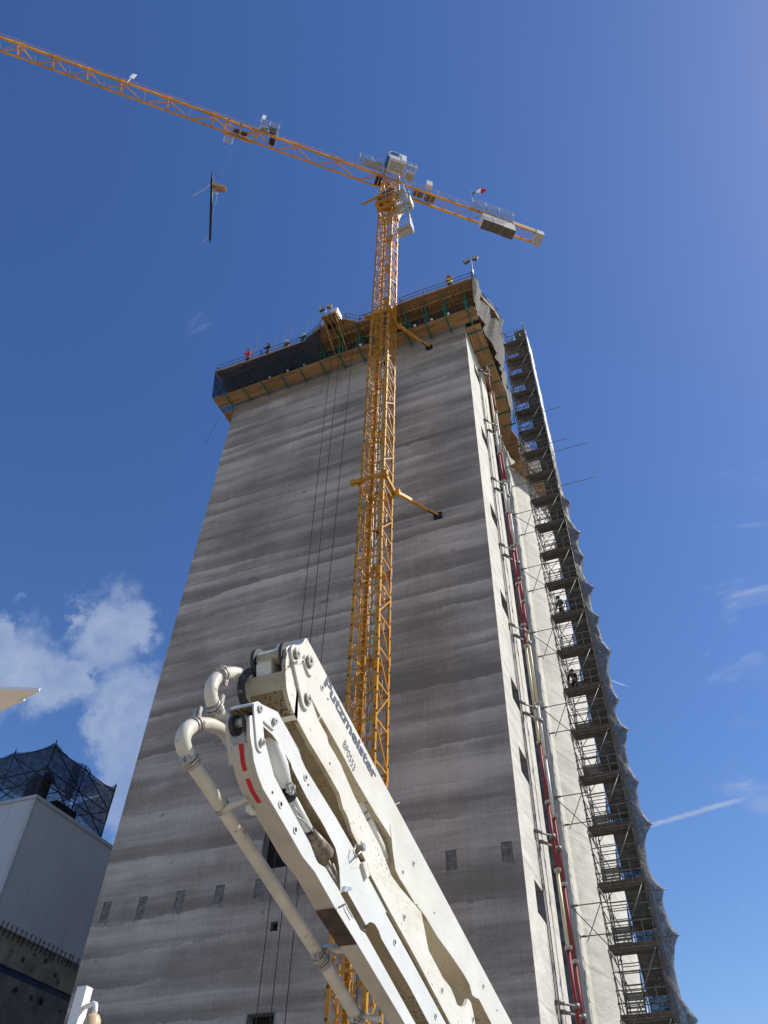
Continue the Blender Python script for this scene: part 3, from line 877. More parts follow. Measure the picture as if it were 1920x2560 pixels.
# balcony behind and walkway in front of the cab
b_ = MB()
for (u0, u1, n0, n1, z, soff) in ((-2.1, -0.95, 0.9, 2.2, JZ + 0.7, 1), (1.1, 3.6, 0.75, 1.4, JZ + 0.75, 1)):
    grating(b_, u0, u1, n0, n1, z - 0.03, 1)
    for dz in (0.5, 1.05):
        b_.tube([cr(u0, n0, z + dz), cr(u0, n1, z + dz), cr(u1, n1, z + dz), cr(u1, n0, z + dz)], 0.025, 5)
    k = 0
    for u in (u0, (u0 + u1) / 2, u1):
        b_.tube([cr(u, n1, z - 0.1), cr(u, n1, z + 1.05)], 0.03, 5)
        b_.beam(cr(u, n0 - 0.3, z - 0.1), cr(u, n1, z - 0.1), 0.07, 0.1)
cbox(b_, 1.3, 2.2, 0.85, 1.3, JZ + 0.58, JZ + 1.45, 2)
cbox(b_, 2.4, 3.0, 0.85, 1.3, JZ + 0.58, JZ + 1.2, 2)
cbox(b_, -2.1, -1.3, 0.8, 1.5, JZ + 0.62, JZ + 1.5, 2)
cbox(b_, -2.2, -1.2, 2.15, 2.22, JZ + 0.65, JZ + 1.1, 2)
b_.build('balcony', ['galv', 'grate', 'cabg'], crane)

# jib
jn = [1.2, 5.67, 9.91, 13.76, 18.12, 22.4, 26.75, 29.85, 32.95, 36.05, 39.15, 42.25, 45.4]
JH = 1.75
def jib_part(lo, hi):
    j = MB()
    for i in range(lo, hi):
        a, b = jn[i], jn[i + 1]
        m_ = (a + b) / 2
        for n in (-0.55, 0.55):
            j.beam(cr(a, n, JZ), cr(b, n, JZ), 0.15, 0.15)
            j.beam(cr(a, n, JZ), cr(a, 0, JZ + JH), 0.10)
            j.beam(cr(a, n * 0.4, JZ + JH - 0.2), cr(m_, n, JZ), 0.08)
            j.beam(cr(b, n * 0.4, JZ + JH - 0.2), cr(m_, n, JZ), 0.08)
        j.beam(cr(a, 0, JZ + JH), cr(b, 0, JZ + JH), 0.18, 0.18)
        j.beam(cr(a, -0.55, JZ), cr(a, 0.55, JZ), 0.10)
        j.beam(cr(m_, -0.55, JZ), cr(m_, 0.55, JZ), 0.04)
        j.beam(cr(a, 0.55, JZ), cr(m_, -0.55, JZ), 0.04)
        j.beam(cr(b, 0.55, JZ), cr(m_, -0.55, JZ), 0.035)
        j.tube([cr(a, 0.62, JZ + 0.35), cr(m_, 0.62, JZ + 0.30), cr(b, 0.62, JZ + 0.35)], 0.018, 5)
        j.tube([cr(a, 0.2, JZ + JH + 0.35), cr(m_, 0.2, JZ + JH + 0.33), cr(b, 0.2, JZ + JH + 0.35)], 0.016, 5)
        cbox(j, a - 0.15, a + 0.15, 0.48, 0.66, JZ - 0.08, JZ + 0.14)
        cbox(j, a - 0.12, a + 0.12, -0.66, -0.48, JZ - 0.08, JZ + 0.14)
    return j.build('jib_section', 'orange', crane)
for lo, hi in ((0, 3), (3, 6), (6, 9), (9, 12)):
    jib_part(lo, hi)
sg = MB()
cbox(sg, 26.1, 26.45, 0.6, 0.66, JZ + 1.55, JZ + 2.9)
sg.tube([cr(26.3, 0.6, JZ + 0.1), cr(26.3, 0.6, JZ + 1.6)], 0.03, 5)
sg.build('sign_plate', 'white', crane)
# trolley winch basket on the jib
p = MB()
grating(p, 11.9, 13.7, 0.62, 1.45, JZ, 1)
for z in (0.55, 1.1):
    p.tube([cr(11.9, 0.65, JZ + z), cr(11.9, 1.45, JZ + z), cr(13.7, 1.45, JZ + z), cr(13.7, 0.65, JZ + z)], 0.03, 5)
for u in (11.9, 12.8, 13.7):
    for n in (0.65, 1.45):
        p.tube([cr(u, n, JZ), cr(u, n, JZ + 1.1)], 0.035, 5)
cbox(p, 13.4, 13.72, 1.46, 1.52, JZ + 0.9, JZ + 2.1, 2)
cbox(p, 12.1, 12.7, 0.7, 1.2, JZ + 0.05, JZ + 0.55, 3)
cbox(p, 12.9, 13.5, 0.7, 1.1, JZ + 0.05, JZ + 0.45, 1)
cbox(p, 11.95, 12.5, -0.3, 0.3, JZ + 0.02, JZ + 0.7, 3)
p.build('winch_basket', ['galv', 'grate', 'white', 'black'], crane)
tr_ = MB()
for n in (-0.62, 0.62):
    tr_.beam(cr(14.1, n, JZ - 0.22), cr(16.8, n, JZ - 0.22), 0.1, 0.16)
    for u in (14.2, 15.4, 16.6):
        tr_.tube([cr(u, n * 1.1, JZ - 0.08), cr(u, n * 0.95, JZ - 0.08)], 0.13, 10, 1)
for u in (14.1, 15.4, 16.8):
    tr_.beam(cr(u, -0.62, JZ - 0.25), cr(u, 0.62, JZ - 0.25), 0.12)
tr_.beam(cr(14.1, -0.5, JZ - 0.3), cr(16.8, 0.4, JZ - 0.3), 0.14)
tr_.beam(cr(14.1, 0.4, JZ - 0.3), cr(16.8, -0.5, JZ - 0.3), 0.10)
for u in (14.9, 15.7):
    tr_.tube([cr(u, -0.12, JZ - 0.3), cr(u, 0.12, JZ - 0.3)], 0.28, 14, 1)
grating(tr_, 15.9, 16.7, -1.35, -0.7, JZ - 0.47, 2)
for u in (15.9, 16.7):
    for n in (-1.35, -0.72):
        tr_.tube([cr(u, n, JZ - 0.5), cr(u, n, JZ + 0.4)], 0.025, 5, 2)
for z in (-0.05, 0.4):
    tr_.tube([cr(15.9, -0.72, JZ + z), cr(15.9, -1.35, JZ + z), cr(16.7, -1.35, JZ + z), cr(16.7, -0.72, JZ + z)], 0.025, 5, 2)
tr_.build('trolley', ['orange', 'black', 'galv'], crane)
LOADZ = 67.0
hk = cr(15.3, -0.1, 0)
r_ = MB()
for u in (15.15, 15.45):
    r_.tube([cr(u, -0.1, JZ - 0.5), (hk.x, hk.y, LOADZ + 2.3)], 0.004, 5)
r_.sphere((hk.x, hk.y, LOADZ + 2.2), 0.06, 8, 6, 0, (1, 1, 1.6))
r_.build('hoist_rope', 'black', crane)
# counter-jib
cj = MB()
for n in (-0.55, 0.55):
    cj.beam(cr(-0.9, n, JZ), cr(-16.9, n, JZ), 0.16, 0.34)
for k in range(11):
    u = -1.4 - k * 1.5
    cj.beam(cr(u, -0.55, JZ), cr(u, 0.55, JZ), 0.08)
    cj.beam(cr(u, -0.55, JZ), cr(u - 1.5 if k < 10 else u, 0.55, JZ), 0.05)
cj.build('counter_jib', 'orange', crane)
cw = MB()
cbox(cw, -4.9, -3.9, -0.4, 0.3, JZ + 0.3, JZ + 1.0, 0)
cbox(cw, -3.6, -2.6, -0.3, 0.3, JZ + 0.3, JZ + 0.9, 0)
cbox(cw, -4.2, -3.6, 0.75, 1.25, JZ + 0.3, JZ + 1.5, 1)
cw.build('hoist_winch', ['galv_dark', 'ballast'], crane)
rl = MB()
grating(rl, -13.2, -8.6, 0.68, 1.2, JZ + 0.07, 1, 0.2)
for z in (0.55, 1.05):
    rl.tube([cr(-8.6, 1.25, JZ + z), cr(-13.2, 1.25, JZ + z), cr(-13.2, 0.66, JZ + z)], 0.025, 5)
for u in (-8.6, -10.1, -11.6, -13.2):
    rl.tube([cr(u, 1.25, JZ), cr(u, 1.25, JZ + 1.05)], 0.03, 5)
    rl.beam(cr(u, 0.6, JZ), cr(u, 1.25, JZ), 0.05)
for z in (0.5, 1.0):
    rl.tube([cr(-1.2, 0.75, JZ + z), cr(-8.6, 0.75, JZ + z)], 0.016, 5)
for u in (-3, -5, -7):
    rl.tube([cr(u, 0.75, JZ), cr(u, 0.75, JZ + 1.0)], 0.016, 5)
rl.build('walkway_rail', ['galv', 'grate'], crane)
for k, (u0, u1) in enumerate(((-9.95, -11.05), (-11.07, -12.15), (-12.17, -13.55))):
    b_ = MB()
    dz = 0.12 if k == 2 else (0.0 if k else 0.05)
    cbox(b_, u0, u1, -0.35, 0.66, JZ - 1.75 - dz, JZ - 0.2, 0)
    cbox(b_, u0 - 0.01, u1 + 0.01, -0.34, 0.65, JZ - 1.85 - dz, JZ - 1.76 - dz, 1)
    b_.tube([cr((u0 + u1) / 2, 0, JZ - 0.2), cr((u0 + u1) / 2, 0, JZ + 0.25)], 0.05, 6, 1)
    b_.build('counterweight', ['ballast', 'ballast_d'], crane, 0.02)
b_ = MB()
cbox(b_, -16.1, -16.95, -0.6, 0.75, JZ - 0.55, JZ + 0.35, 0)
cbox(b_, -16.08, -16.97, -0.58, 0.73, JZ - 0.62, JZ - 0.56, 1)
b_.build('end_ballast', ['ballast', 'cabg'], crane, 0.02)
b_ = MB()
cbox(b_, -13.4, -16.2, 0.64, 0.70, JZ - 0.30, JZ + 0.42)
b_.build('side_plate', 'yside', crane)

# flag on the counter-jib rail
fl = thing('flag', cr(-8.5, 1.25, JZ + 1.05), 'green white and red flag fluttering from the counter-jib railing', 'flag')
p = MB()
p.tube([cr(-8.5, 1.25, JZ + 1.0), cr(-8.5, 1.3, JZ + 2.6)], 0.02, 6)
p.build('flag_pole', 'galv', fl)
p = MB()
rows = []
for i in range(13):
    f = i / 12
    row = []
    for j in range(5):
        g_ = j / 4 - 0.5
        hgt = 0.75 * (1 - 0.75 * math.sin(math.pi * min(1, f * 1.15)) ** 2 * (1 if f < 0.8 else 0.7)) + 0.15 * f
        row.append(cr(-8.5 - 1.75 * f, 1.3 + 0.14 * math.sin(f * 7 + j) + 0.2 * f, JZ + 2.0 + 2.3 * f + g_ * hgt * 1.5))
    rows.append(row)
for a, b, mi in ((0, 4, 0), (4, 8, 1), (8, 12, 2)):
    p.grid(rows[a:b + 1], mi)
p.build('cloth', ['flag_g', 'flag_w', 'flag_r'], fl)

# load hanging under the trolley
zl = zm(460, 400, 9.217)
LA, LB = at(*zl(650, 270), Z=LOADZ), at(*zl(598, 1900), Z=LOADZ)
ld = (LB - LA).normalized()
lb = thing('steel_bar_bundle', LA, 'long dark bundle of steel bars hanging from the crane with loose white straps', 'steel bars')
p = MB()
side = ld.cross(V((0, 0, 1))).normalized()
L = (LB - LA).length
for k in range(12):
    o_ = side * random.uniform(-0.07, 0.07) + V((0, 0, random.uniform(-0.07, 0.07)))
    p.tube([LA + ld * random.uniform(0.45, 0.6) + o_, LA + ld * (L - random.uniform(0.25, 0.45)) + o_], 0.045, 6)
for k in range(4):
    o_ = side * random.uniform(-0.03, 0.03) + V((0, 0, random.uniform(-0.03, 0.03)))
    p.tube([LA + o_, LB + o_], 0.035, 6)
p.build('bars', 'black', lb)
p = MB()
def lp(x, y, dz=0.0):
    return at(*zl(x, y), Z=LOADZ + dz)
p.tube([lp(585, 570), lp(480, 670, -0.1), lp(330, 750, -0.15), lp(210, 825, -0.2), lp(160, 835, -0.2)], 0.035, 6)
p.build('strap', 'whitep', lb)
p = MB()
p.tube([lp(655, 715), lp(775, 780), lp(720, 1000), lp(660, 1250), lp(640, 1540)], 0.022, 6)
p.tube([lp(655, 715), lp(780, 785)], 0.05, 6)
p.build('strap', 'whitep', lb)
p = MB()
p.tube([lp(620, 1700), lp(560, 1760), lp(500, 1820), lp(435, 1890)], 0.035, 6)
p.build('strap', 'whitep', lb)
p = MB()
for f in (0.22, 0.62):
    p.tube([LA + ld * (L * f), V((hk.x, hk.y, LOADZ + 2.1))], 0.004, 5)
p.build('sling', 'black', lb)
tb = MB()
a, b = lp(668, 610, -0.02), lp(955, 680, -0.02)
dd = (b - a).normalized()
sd_ = dd.cross(V((0, 0, 1))).normalized()
for i in range(5):
    for j in range(4):
        o_ = sd_ * (i - 2) * 0.095 + V((0, 0, (j - 1.5) * 0.10))
        tb.beam(a + o_ - dd * random.uniform(-0.1, 0.08), b + o_ + dd * random.uniform(-0.12, 0.1), 0.085, 0.085)
tag(tb.build('timber_bundle', 'wood'), 'short pale bundle of timber lengths hanging beside the dark steel bars', 'timber')

# ---------------------------------------------------------------- slipform deck round the tower top
deck = thing('slipform_deck', ((XL + XR) / 2, 30, 54.8), 'timber slipform deck with green brackets hung round the top of the grey tower', 'work deck')
WZ, UZ = 54.8, 57.6
def boards(mb, p, q, width, z, n, axis, mi=0, L=3.6):
    """loose boards side by side along a straight run"""
    p, q = V(p), V(q)
    d = (q - p)
    tot = d.length
    d.normalize()
    s = V((-d.y, d.x, 0))
    w = width / n
    for k in range(n):
        x = -random.uniform(0, 1.5)
        while x < tot:
            x2 = min(tot, x + L * random.uniform(0.85, 1.1))
            a = p + d * max(0, x - 0.05) + s * (w * (k + 0.5))
            b = p + d * x2 + s * (w * (k + 0.5))
            dz = random.uniform(-0.02, 0.02)
            mb.beam(V((a.x, a.y, z + dz)), V((b.x, b.y, z + dz + random.uniform(-0.015, 0.015))), w * 0.93, 0.045, mi=mi)
            x = x2 + 0.02
q = MB()
boards(q, (-28.5, 28.5, 0), (-5.6, 28.5, 0), 1.14, WZ, 5, 0)
q.build('walkway_boards', 'wood_x', deck)
q = MB()
boards(q, (-5.62, 30.0, 0), (-5.62, 37.0, 0), 1.1, WZ - 0.05, 5, 1)
boards(q, (-5.70, 37.0, 0), (-5.95, 40.2, 0), 1.1, WZ - 0.02, 5, 1)
boards(q, (-5.95, 40.2, 0), (-7.3, 43.2, 0), 1.1, WZ, 5, 1)
q.build('walkway_boards', 'wood_y', deck)
q = MB()
boards(q, (-27.3, 30.1, 0), (-27.3, 36, 0), 1.15, WZ - 0.03, 5, 1)
q.build('walkway_boards', 'wood_y', deck)
# ring walkway on the silo
q = MB()
for k in range(5):
    r0 = SR + 0.12 + k * 0.24
    for j in range(40):
        a0, a1 = rad(-27 + j * 2), rad(-27 + (j + 1) * 2 - 0.08)
        z = 53.6 + random.uniform(-0.02, 0.02)
        q.add([(SX + r * math.cos(a), SY + r * math.sin(a), z + dz) for dz in (0, 0.045) for r, a in ((r0, a0), (r0 + 0.22, a0), (r0 + 0.22, a1), (r0, a1))], [(3, 2, 1, 0), (4, 5, 6, 7), (0, 1, 5, 4), (1, 2, 6, 5), (2, 3, 7, 6), (3, 0, 4, 7)])
q.build('walkway_boards', 'wood', deck)
# upper deck slab: plan outline
outer = [(-28.3, 27.7), (-19.85, 27.85), (-18.05, 27.1), (-15.95, 27.2), (-15.0, 27.9), (-14.0, 27.9), (-11.3, 27.6), (-5.25, 27.65), (-5.05, 29.6), (-4.5, 31.0), (-4.4, 31.8), (-4.6, 33.5), (-5.3, 36.0), (-5.7, 40.0), (-6.6, 42.6)]
q = MB()
q.prism(outer + [(-6.0, 45.0), (-4.4, 51.0), (-4.8, 57.0), (-28.3, 57.0)], 2, UZ - 0.05, UZ + 0.02)
q.build('upper_deck', 'wood_x', deck)
q = MB()
for i in range(len(outer) - 1):
    a, b = outer[i], outer[i + 1]
    q.beam((a[0], a[1], UZ - 0.02), (b[0], b[1], UZ - 0.02), 0.05, 0.2)
x = -27.8
while x < -5.8:
    q.beam((x, 27.95, UZ - 0.14), (x, 29.85, UZ - 0.14), 0.08, 0.15)
    x += 0.62
for y in (28.35, 29.2):
    q.beam((-28.2, y, UZ - 0.27), (-5.4, y, UZ - 0.27), 0.1, 0.12)
for y in range(31, 40):
    q.beam((-6.75, y, UZ - 0.14), (-5.75, y, UZ - 0.14), 0.08, 0.15)
q.build('deck_joists', 'wood', deck)
q = MB()
q.b2((XL - 0.1, YF - 0.09, 55.75), (XR + 0.1, YF - 0.02, UZ - 0.06))
q.b2((XR + 0.02, YF - 0.09, 55.75), (XR + 0.09, 41, UZ - 0.06))
q.b2((XL - 0.09, YF - 0.02, 55.75), (XL - 0.02, 41, UZ - 0.06))
for z in (56.1, 56.8):
    q.b2((XL - 0.1, YF - 0.2, z), (XR + 0.1, YF - 0.09, z + 0.12))
q.build('form_panel', 'form', deck)
# green yoke brackets
def bracket(x):
    b = MB()
    y0, y1 = 28.62, 29.75
    b.beam((x, y0, WZ - 0.1), (x, y0, UZ - 0.3), 0.07)
    b.beam((x - 0.05, y0, WZ + 0.2), (x - 0.32, y0 - 0.05, UZ - 0.6), 0.035)
    b.beam((x + 0.05, y0 + 0.1, UZ - 0.5), (x + 0.32, y1, WZ + 0.3), 0.05)
    b.beam((x, y1, WZ - 0.1), (x, y1, UZ + 0.1), 0.09, 0.12)
    b.beam((x, y1, UZ - 1.5), (x, 27.85, UZ - 0.15), 0.06, 0.08)
    b.beam((x, y1, UZ - 0.33), (x, 27.8, UZ - 0.24), 0.07, 0.10)
    b.beam((x, y0 - 0.15, WZ - 0.06), (x, 29.95, WZ - 0.06), 0.07, 0.06)
    b.tube([(x + 0.06, y0, WZ - 0.1), (x + 0.1, y1, WZ - 0.14), (x + 0.1, 29.9, WZ - 0.45)], 0.02, 5)
    return b.build('yoke_bracket', 'green', deck)
bx = [-27.3, -25.6, -23.9, -22.1, -20.4, -18.6, -16.9, -15.2, -13.9, -11.2, -9.5, -7.9, -6.2]
b0 = bracket(bx[0])
for x in bx[1:]:
    o = b0.copy()
    COL.objects.link(o)
    o.parent = deck
    o.location = (x - bx[0], 0, 0)
def side_bracket(y):
    b = MB()
    x0, x1 = -5.72, -6.72
    b.beam((x0, y, WZ - 0.1), (x0, y, UZ - 0.3), 0.07)
    b.beam((x1, y, WZ - 0.1), (x1, y, UZ + 0.1), 0.08)
    b.beam((x1, y, UZ - 1.4), (x0 + 0.2, y, UZ - 0.15), 0.06)
    b.beam((x0 + 0.1, y, WZ - 0.1), (-6.8, y, WZ - 0.1), 0.07, 0.05)
    b.tube([(x0, y - 0.1, WZ - 0.12), (x1, y - 0.1, WZ - 0.12), (-6.8, y - 0.1, WZ - 0.4)], 0.02, 5)
    return b.build('yoke_bracket', 'green', deck)
s0 = side_bracket(30.6)
for y in (32.3, 34.0, 35.6, 37.2, 38.8, 40.2):
    o = s0.copy()
    COL.objects.link(o)
    o.parent = deck
    o.location = (0, y - 30.6, 0)
# railings
def rail_run(pts, z0, hs, post=1.9, r=0.028):
    mb = MB()
    for h in hs:
        for i in range(len(pts) - 1):
            a, b = pts[i], pts[i + 1]
            mb.tube([(a[0], a[1], z0 + h), (b[0], b[1], z0 + h)], r, 6)
    for i in range(len(pts) - 1):
        a, b = V((*pts[i], 0)), V((*pts[i + 1], 0))
        L = (b - a).length
        n = max(1, round(L / post))
        for k in range(n + (1 if i == len(pts) - 2 else 0)):
            p = a + (b - a) * (k / n)
            mb.tube([(p.x, p.y, z0 - 0.1), (p.x, p.y, z0 + hs[-1] + 0.1)], r * 1.25, 6)
            if k % 2 == 0:
                mb.tube([(p.x, p.y, z0 + hs[-1] * 0.8), (p.x + 0.35, p.y + 0.1, z0 + 0.1)], r, 5)
    return mb
rail_run([(p[0], p[1] + 0.06) for p in outer[:3]], UZ, (0.55, 1.05)).build('railing', 'rail', deck)
rail_run([(p[0], p[1] + 0.06) for p in outer[3:8]], UZ, (0.55, 1.05)).build('railing', 'rail', deck)
rail_run([(p[0] - 0.06, p[1]) for p in outer[7:]], UZ, (0.55, 1.05)).build('railing', 'rail', deck)
rail_run([(-28.2, 28.72), (-5.8, 28.72)], WZ, (0.5, 1.0, 1.35), 2.4, 0.02).build('railing', 'rail', deck)
x = -27.9
k = 0
while x < -5.9:
    q = MB()
    dx = random.uniform(-0.25, 0.25)
    q.tube([(x, 28.68, WZ), (x + dx * 0.4, 28.3 + random.uniform(0, 0.5), UZ - 0.1)], random.choice((0.022, 0.03)), 6)
    if k % 3 == 0:
        q.tube([(x, 28.68, WZ + 0.1), (x + 0.9, 29.3, UZ - 0.2)], 0.024, 6)
    q.build('deck_prop', 'rail' if k % 2 else 'green', deck)
    x += random.uniform(0.55, 0.95)
    k += 1
for x0, x1 in ((-18.4, -15.0), (-15.2, -12.9), (-11.0, -7.0), (-26.5, -21.5)):
    q = MB()
    n = 9
    q.tube([(x0 + (x1 - x0) * i / n, 29.2 + 0.2 * math.sin(i * 2.1), UZ - 0.35 - 0.55 * math.sin(PI * i / n) + random.uniform(-0.08, 0.08)) for i in range(n + 1)], 0.03, 6)
    q.build('hose', 'black', deck)
q = MB()
x = -15.8
for k in range(26):
    p_ = (random.uniform(-16.0, -13.6), 28.0 + random.uniform(0, 0.6), UZ + 0.05)
    q.tube([p_, (p_[0] + random.uniform(-0.5, 0.5), p_[1] + random.uniform(-0.1, 0.3), UZ + random.uniform(0.4, 1.5))], random.choice((0.02, 0.035)), 6)
q.build('loose_tubes', 'rail', deck)
# projecting timber box landing with white cabinet
q = MB()
q.b2((-17.62, 26.35, UZ - 0.05), (-16.35, 27.6, UZ + 0.0))
for x in (-17.55, -17.1, -16.75, -16.4):
    q.b2((x - 0.05, 26.35, UZ - 0.26), (x + 0.05, 29.6, UZ - 0.06))
q.b2((-17.66, 26.3, UZ - 0.2), (-16.31, 26.36, UZ + 0.06))
q.b2((-16.36, 26.36, UZ - 0.2), (-16.30, 27.7, UZ + 0.3))
q.beam((-17.5, 26.6, UZ - 0.25), (-17.5, 29.6, UZ - 2.0), 0.08)
q.beam((-16.45, 26.6, UZ - 0.25), (-16.45, 29.6, UZ - 2.0), 0.08)
q.build('box_landing', 'wood', deck)
hc = thing('site_cabinet', (-16.7, 27.0, UZ), 'white open-topped metal cabinet standing on the projecting timber box of the deck', 'cabinet')
q = MB()
q.b2((-17.0, 26.6, UZ + 0.01), (-16.4, 27.5, UZ + 1.25))
q.build('body', 'white', hc, 0.03)
q = MB()
for z in (0.35, 0.75):
    q.b2((-17.02, 26.57, UZ + z), (-16.38, 26.6, UZ + z + 0.06))
q.b2((-16.36, 26.5, UZ + 0.0), (-16.3, 27.6, UZ + 0.5))
q.build('trim', 'galv', hc)

def floodlight(x, y, z, h, label):
    t = thing('floodlight', (x, y, z), label, 'floodlight')
    q = MB()
    q.tube([(x, y, z), (x, y, z + h)], 0.05, 8)
    q.beam((x - 0.35, y, z + h - 0.15), (x + 0.35, y, z + h - 0.15), 0.05)
    q.build('mast', 'galv', t)
    for s in (-0.36, 0.36):
        q = MB()
        R = Matrix.Rotation(rad(25), 3, 'X') @ Matrix.Rotation(rad(20 * (1 if s > 0 else -1)), 3, 'Y')
        q.box((x + s, y - 0.12, z + h - 0.1), (0.42, 0.2, 0.36), 0, R)
        q.box((x + s, y - 0.24, z + h - 0.15), (0.36, 0.03, 0.3), 1, R)
        q.build('lamp_head', ['black', 'cabg'], t)
floodlight(-5.2, 27.72, UZ, 3.1, 'twin floodlight on a post at the deck corner above the tower edge')
floodlight(-17.4, 26.5, UZ, 1.5, 'twin floodlight beside the white cabinet on the timber box')
def bulb(x, y, z, label, r=0.11):
    t = thing('work_lamp', (x, y, z), label, 'lamp', 'white work lamps along the lower walkway')
    q = MB()
    q.sphere((x, y, z), r, 10, 8)
    q.build('globe', 'lamp', t)
    q = MB()
    q.tube([(x, y, z + r * 0.8), (x, y + 0.05, z + r + 0.2)], 0.03, 6)
    q.build('holder', 'black', t)
for x in (-23.15, -21.5, -20.0, -15.0, -10.4, -9.0, -7.65):
    bulb(x, 28.55, WZ + 0.3, 'white globe work lamp hanging over the outer edge of the lower timber walkway')

# rebar starters above the wall
rb0 = None
for px, py in ((655, 815), (651, 836), (692, 846), (686, 862), (632, 858), (639, 855), (626, 875), (714, 818), (720, 822), (698, 824), (731, 814), (730, 812), (735, 810), (766, 806), (772, 800), (785, 792), (797, 790), (875, 760), (884, 752), (893, 757), (905, 762), (916, 765), (1002, 735), (1010, 712), (1020, 706), (1032, 704), (1042, 700), (1060, 690), (1087, 677), (1118, 676), (1127, 668), (1133, 664), (1098, 690), (1050, 705)):
    top = at(px, py, Y=29.9)
    if rb0 is None:
        q = MB()
        q.tube([(top.x, top.y, UZ), (top.x, top.y, UZ + 1.0)], 0.012, 5)
        rb0 = q.build('rebar', 'rebar')
        rb0.data.transform(Matrix.Translation((-top.x, -top.y, -UZ)))
        o = rb0
    else:
        o = rb0.copy()
        COL.objects.link(o)
    o.location = (top.x, top.y + random.uniform(-0.1, 0.1), UZ)
    o.scale = (1, 1, max(0.5, top.z - UZ))
    o.rotation_euler = (random.uniform(-0.02, 0.02), random.uniform(-0.03, 0.03), 0)
    tag(o, 'thin upright steel rebar rod sticking up into the sky above the deck railing', 'rebar', 'rebar rods standing above the deck')

# nets
_pr = random.Random(11)
_raw = [_pr.uniform(-1, 1) for _ in range(97)]
PLEAT = [(_raw[i] + _raw[i - 1] * 1.2 + _raw[i - 2]) / 2.0 for i in range(97)]
def net_sheet(name, cols, mat, label, nsub=6, cat='netting', wob=0.05):
    """cols: list of (top point, bottom point)"""
    mb = MB()
    fine = []
    for i in range(len(cols) - 1):
        for k in range(nsub):
            f = k / nsub
            fine.append((V(cols[i][0]).lerp(V(cols[i + 1][0]), f), V(cols[i][1]).lerp(V(cols[i + 1][1]), f), f))
    fine.append((V(cols[-1][0]), V(cols[-1][1]), 0.0))
    rows = []
    for r in range(13):
        g_ = r / 12
        row = []
        for i_, (a, b, f) in enumerate(fine):
            fold = wob * PLEAT[i_ % 97] * (1.3 + 0.7 * math.sin(g_ * 4 + i_ * 0.21)) + wob * 0.7 * math.sin(i_ * 0.37 + 1.5 * g_)
            row.append(a.lerp(b, g_) + V((fold, fold * 0.6, -0.25 * math.sin(math.pi * f) * (1 - g_) * wob * 6)) + V((random.uniform(-1, 1), random.uniform(-1, 1), 0)) * wob * 0.06)
        rows.append(row)
    mb.grid(rows)
    return tag(mb.build(name, mat), label, cat)
net_sheet('debris_net', [((-28.35, 33.0, UZ - 0.1), (-28.5, 33.0, WZ)), ((-28.38, 27.65, UZ + 0.1), (-28.5, 28.4, WZ + 0.02)), ((-26.3, 27.7, UZ - 0.5), (-26.4, 28.38, WZ + 0.06)), ((-24, 27.72, UZ - 0.15), (-24, 28.4, WZ + 0.06)), ((-22, 27.74, UZ - 0.15), (-22, 28.4, WZ + 0.06)), ((-19.9, 27.78, UZ - 0.1), (-20, 28.4, WZ + 0.06)), ((-18.1, 27.05, UZ + 0.4), (-18.6, 28.4, WZ + 0.06))], 'net_black', 'black see-through net hung across the left half of the deck front', 6)
tz = [((-5.1, 27.6, UZ + 0.2), (-5.55, 28.4, WZ + 0.6)), ((-5.0, 29.6, UZ + 0.4), (-5.5, 29.4, WZ + 0.2)), ((-4.45, 31.0, UZ + 0.6), (-5.4, 31.0, WZ + 0.0)), ((-4.3, 31.9, UZ + 0.5), (-5.2, 32.4, WZ - 0.6)), ((-4.5, 33.5, UZ + 0.2), (-5.3, 33.9, WZ - 0.2)), ((-5.2, 36.0, UZ + 0.2), (-5.5, 36.0, WZ + 0.4)), ((-5.6, 40.0, UZ + 0.2), (-5.85, 40.2, WZ + 0.3))]
net_sheet('tarpaulin', tz, 'tarp', 'grey tarpaulin draped in folds over the right end of the deck', 12, 'tarpaulin', 0.07)
net_sheet('tarpaulin', [((SX + 17.45 * math.cos(rad(a)), SY + 17.45 * math.sin(rad(a)), 56.6), (SX + 17.3 * math.cos(rad(a)), SY + 17.3 * math.sin(rad(a)), 53.7)) for a in (-27, -22, -17, -12, -6, 0)], 'tarp', 'small grey tarpaulin over the silo top behind the stair scaffold', 6, 'tarpaulin', 0.05)

# hoist ropes hanging before the front wall
for (xa, xb), lab in (((-17.64, -17.04), 'leftmost of three thin dark ropes hanging down the tower front'), ((-16.91, -16.45), 'middle of three thin dark ropes hanging down the tower front'), ((-15.76, -15.9), 'rightmost of three thin dark ropes hanging down the tower front')):
    q = MB()
    q.tube([(xa, 28.7, WZ), (xa + (xb - xa) * 0.25, 28.7, 42), (xa + (xb - xa) * 0.75, 28.7, 22), (xb, 28.7, 0.2)], 0.019, 5)
    tag(q.build('hanging_rope', 'rope'), lab, 'rope', 'ropes hanging down the tower front')
q = MB()
pa, pb = at(548, 1042, Y=31.0), at(513, 1110, Y=31.0)
q.tube([(-28.3, 31.0, WZ - 0.05), tuple(pa), tuple(pb)], 0.014, 5)
tag(q.build('hanging_rope', 'rope'), 'loose thin rope dangling off the left corner of the deck', 'rope')

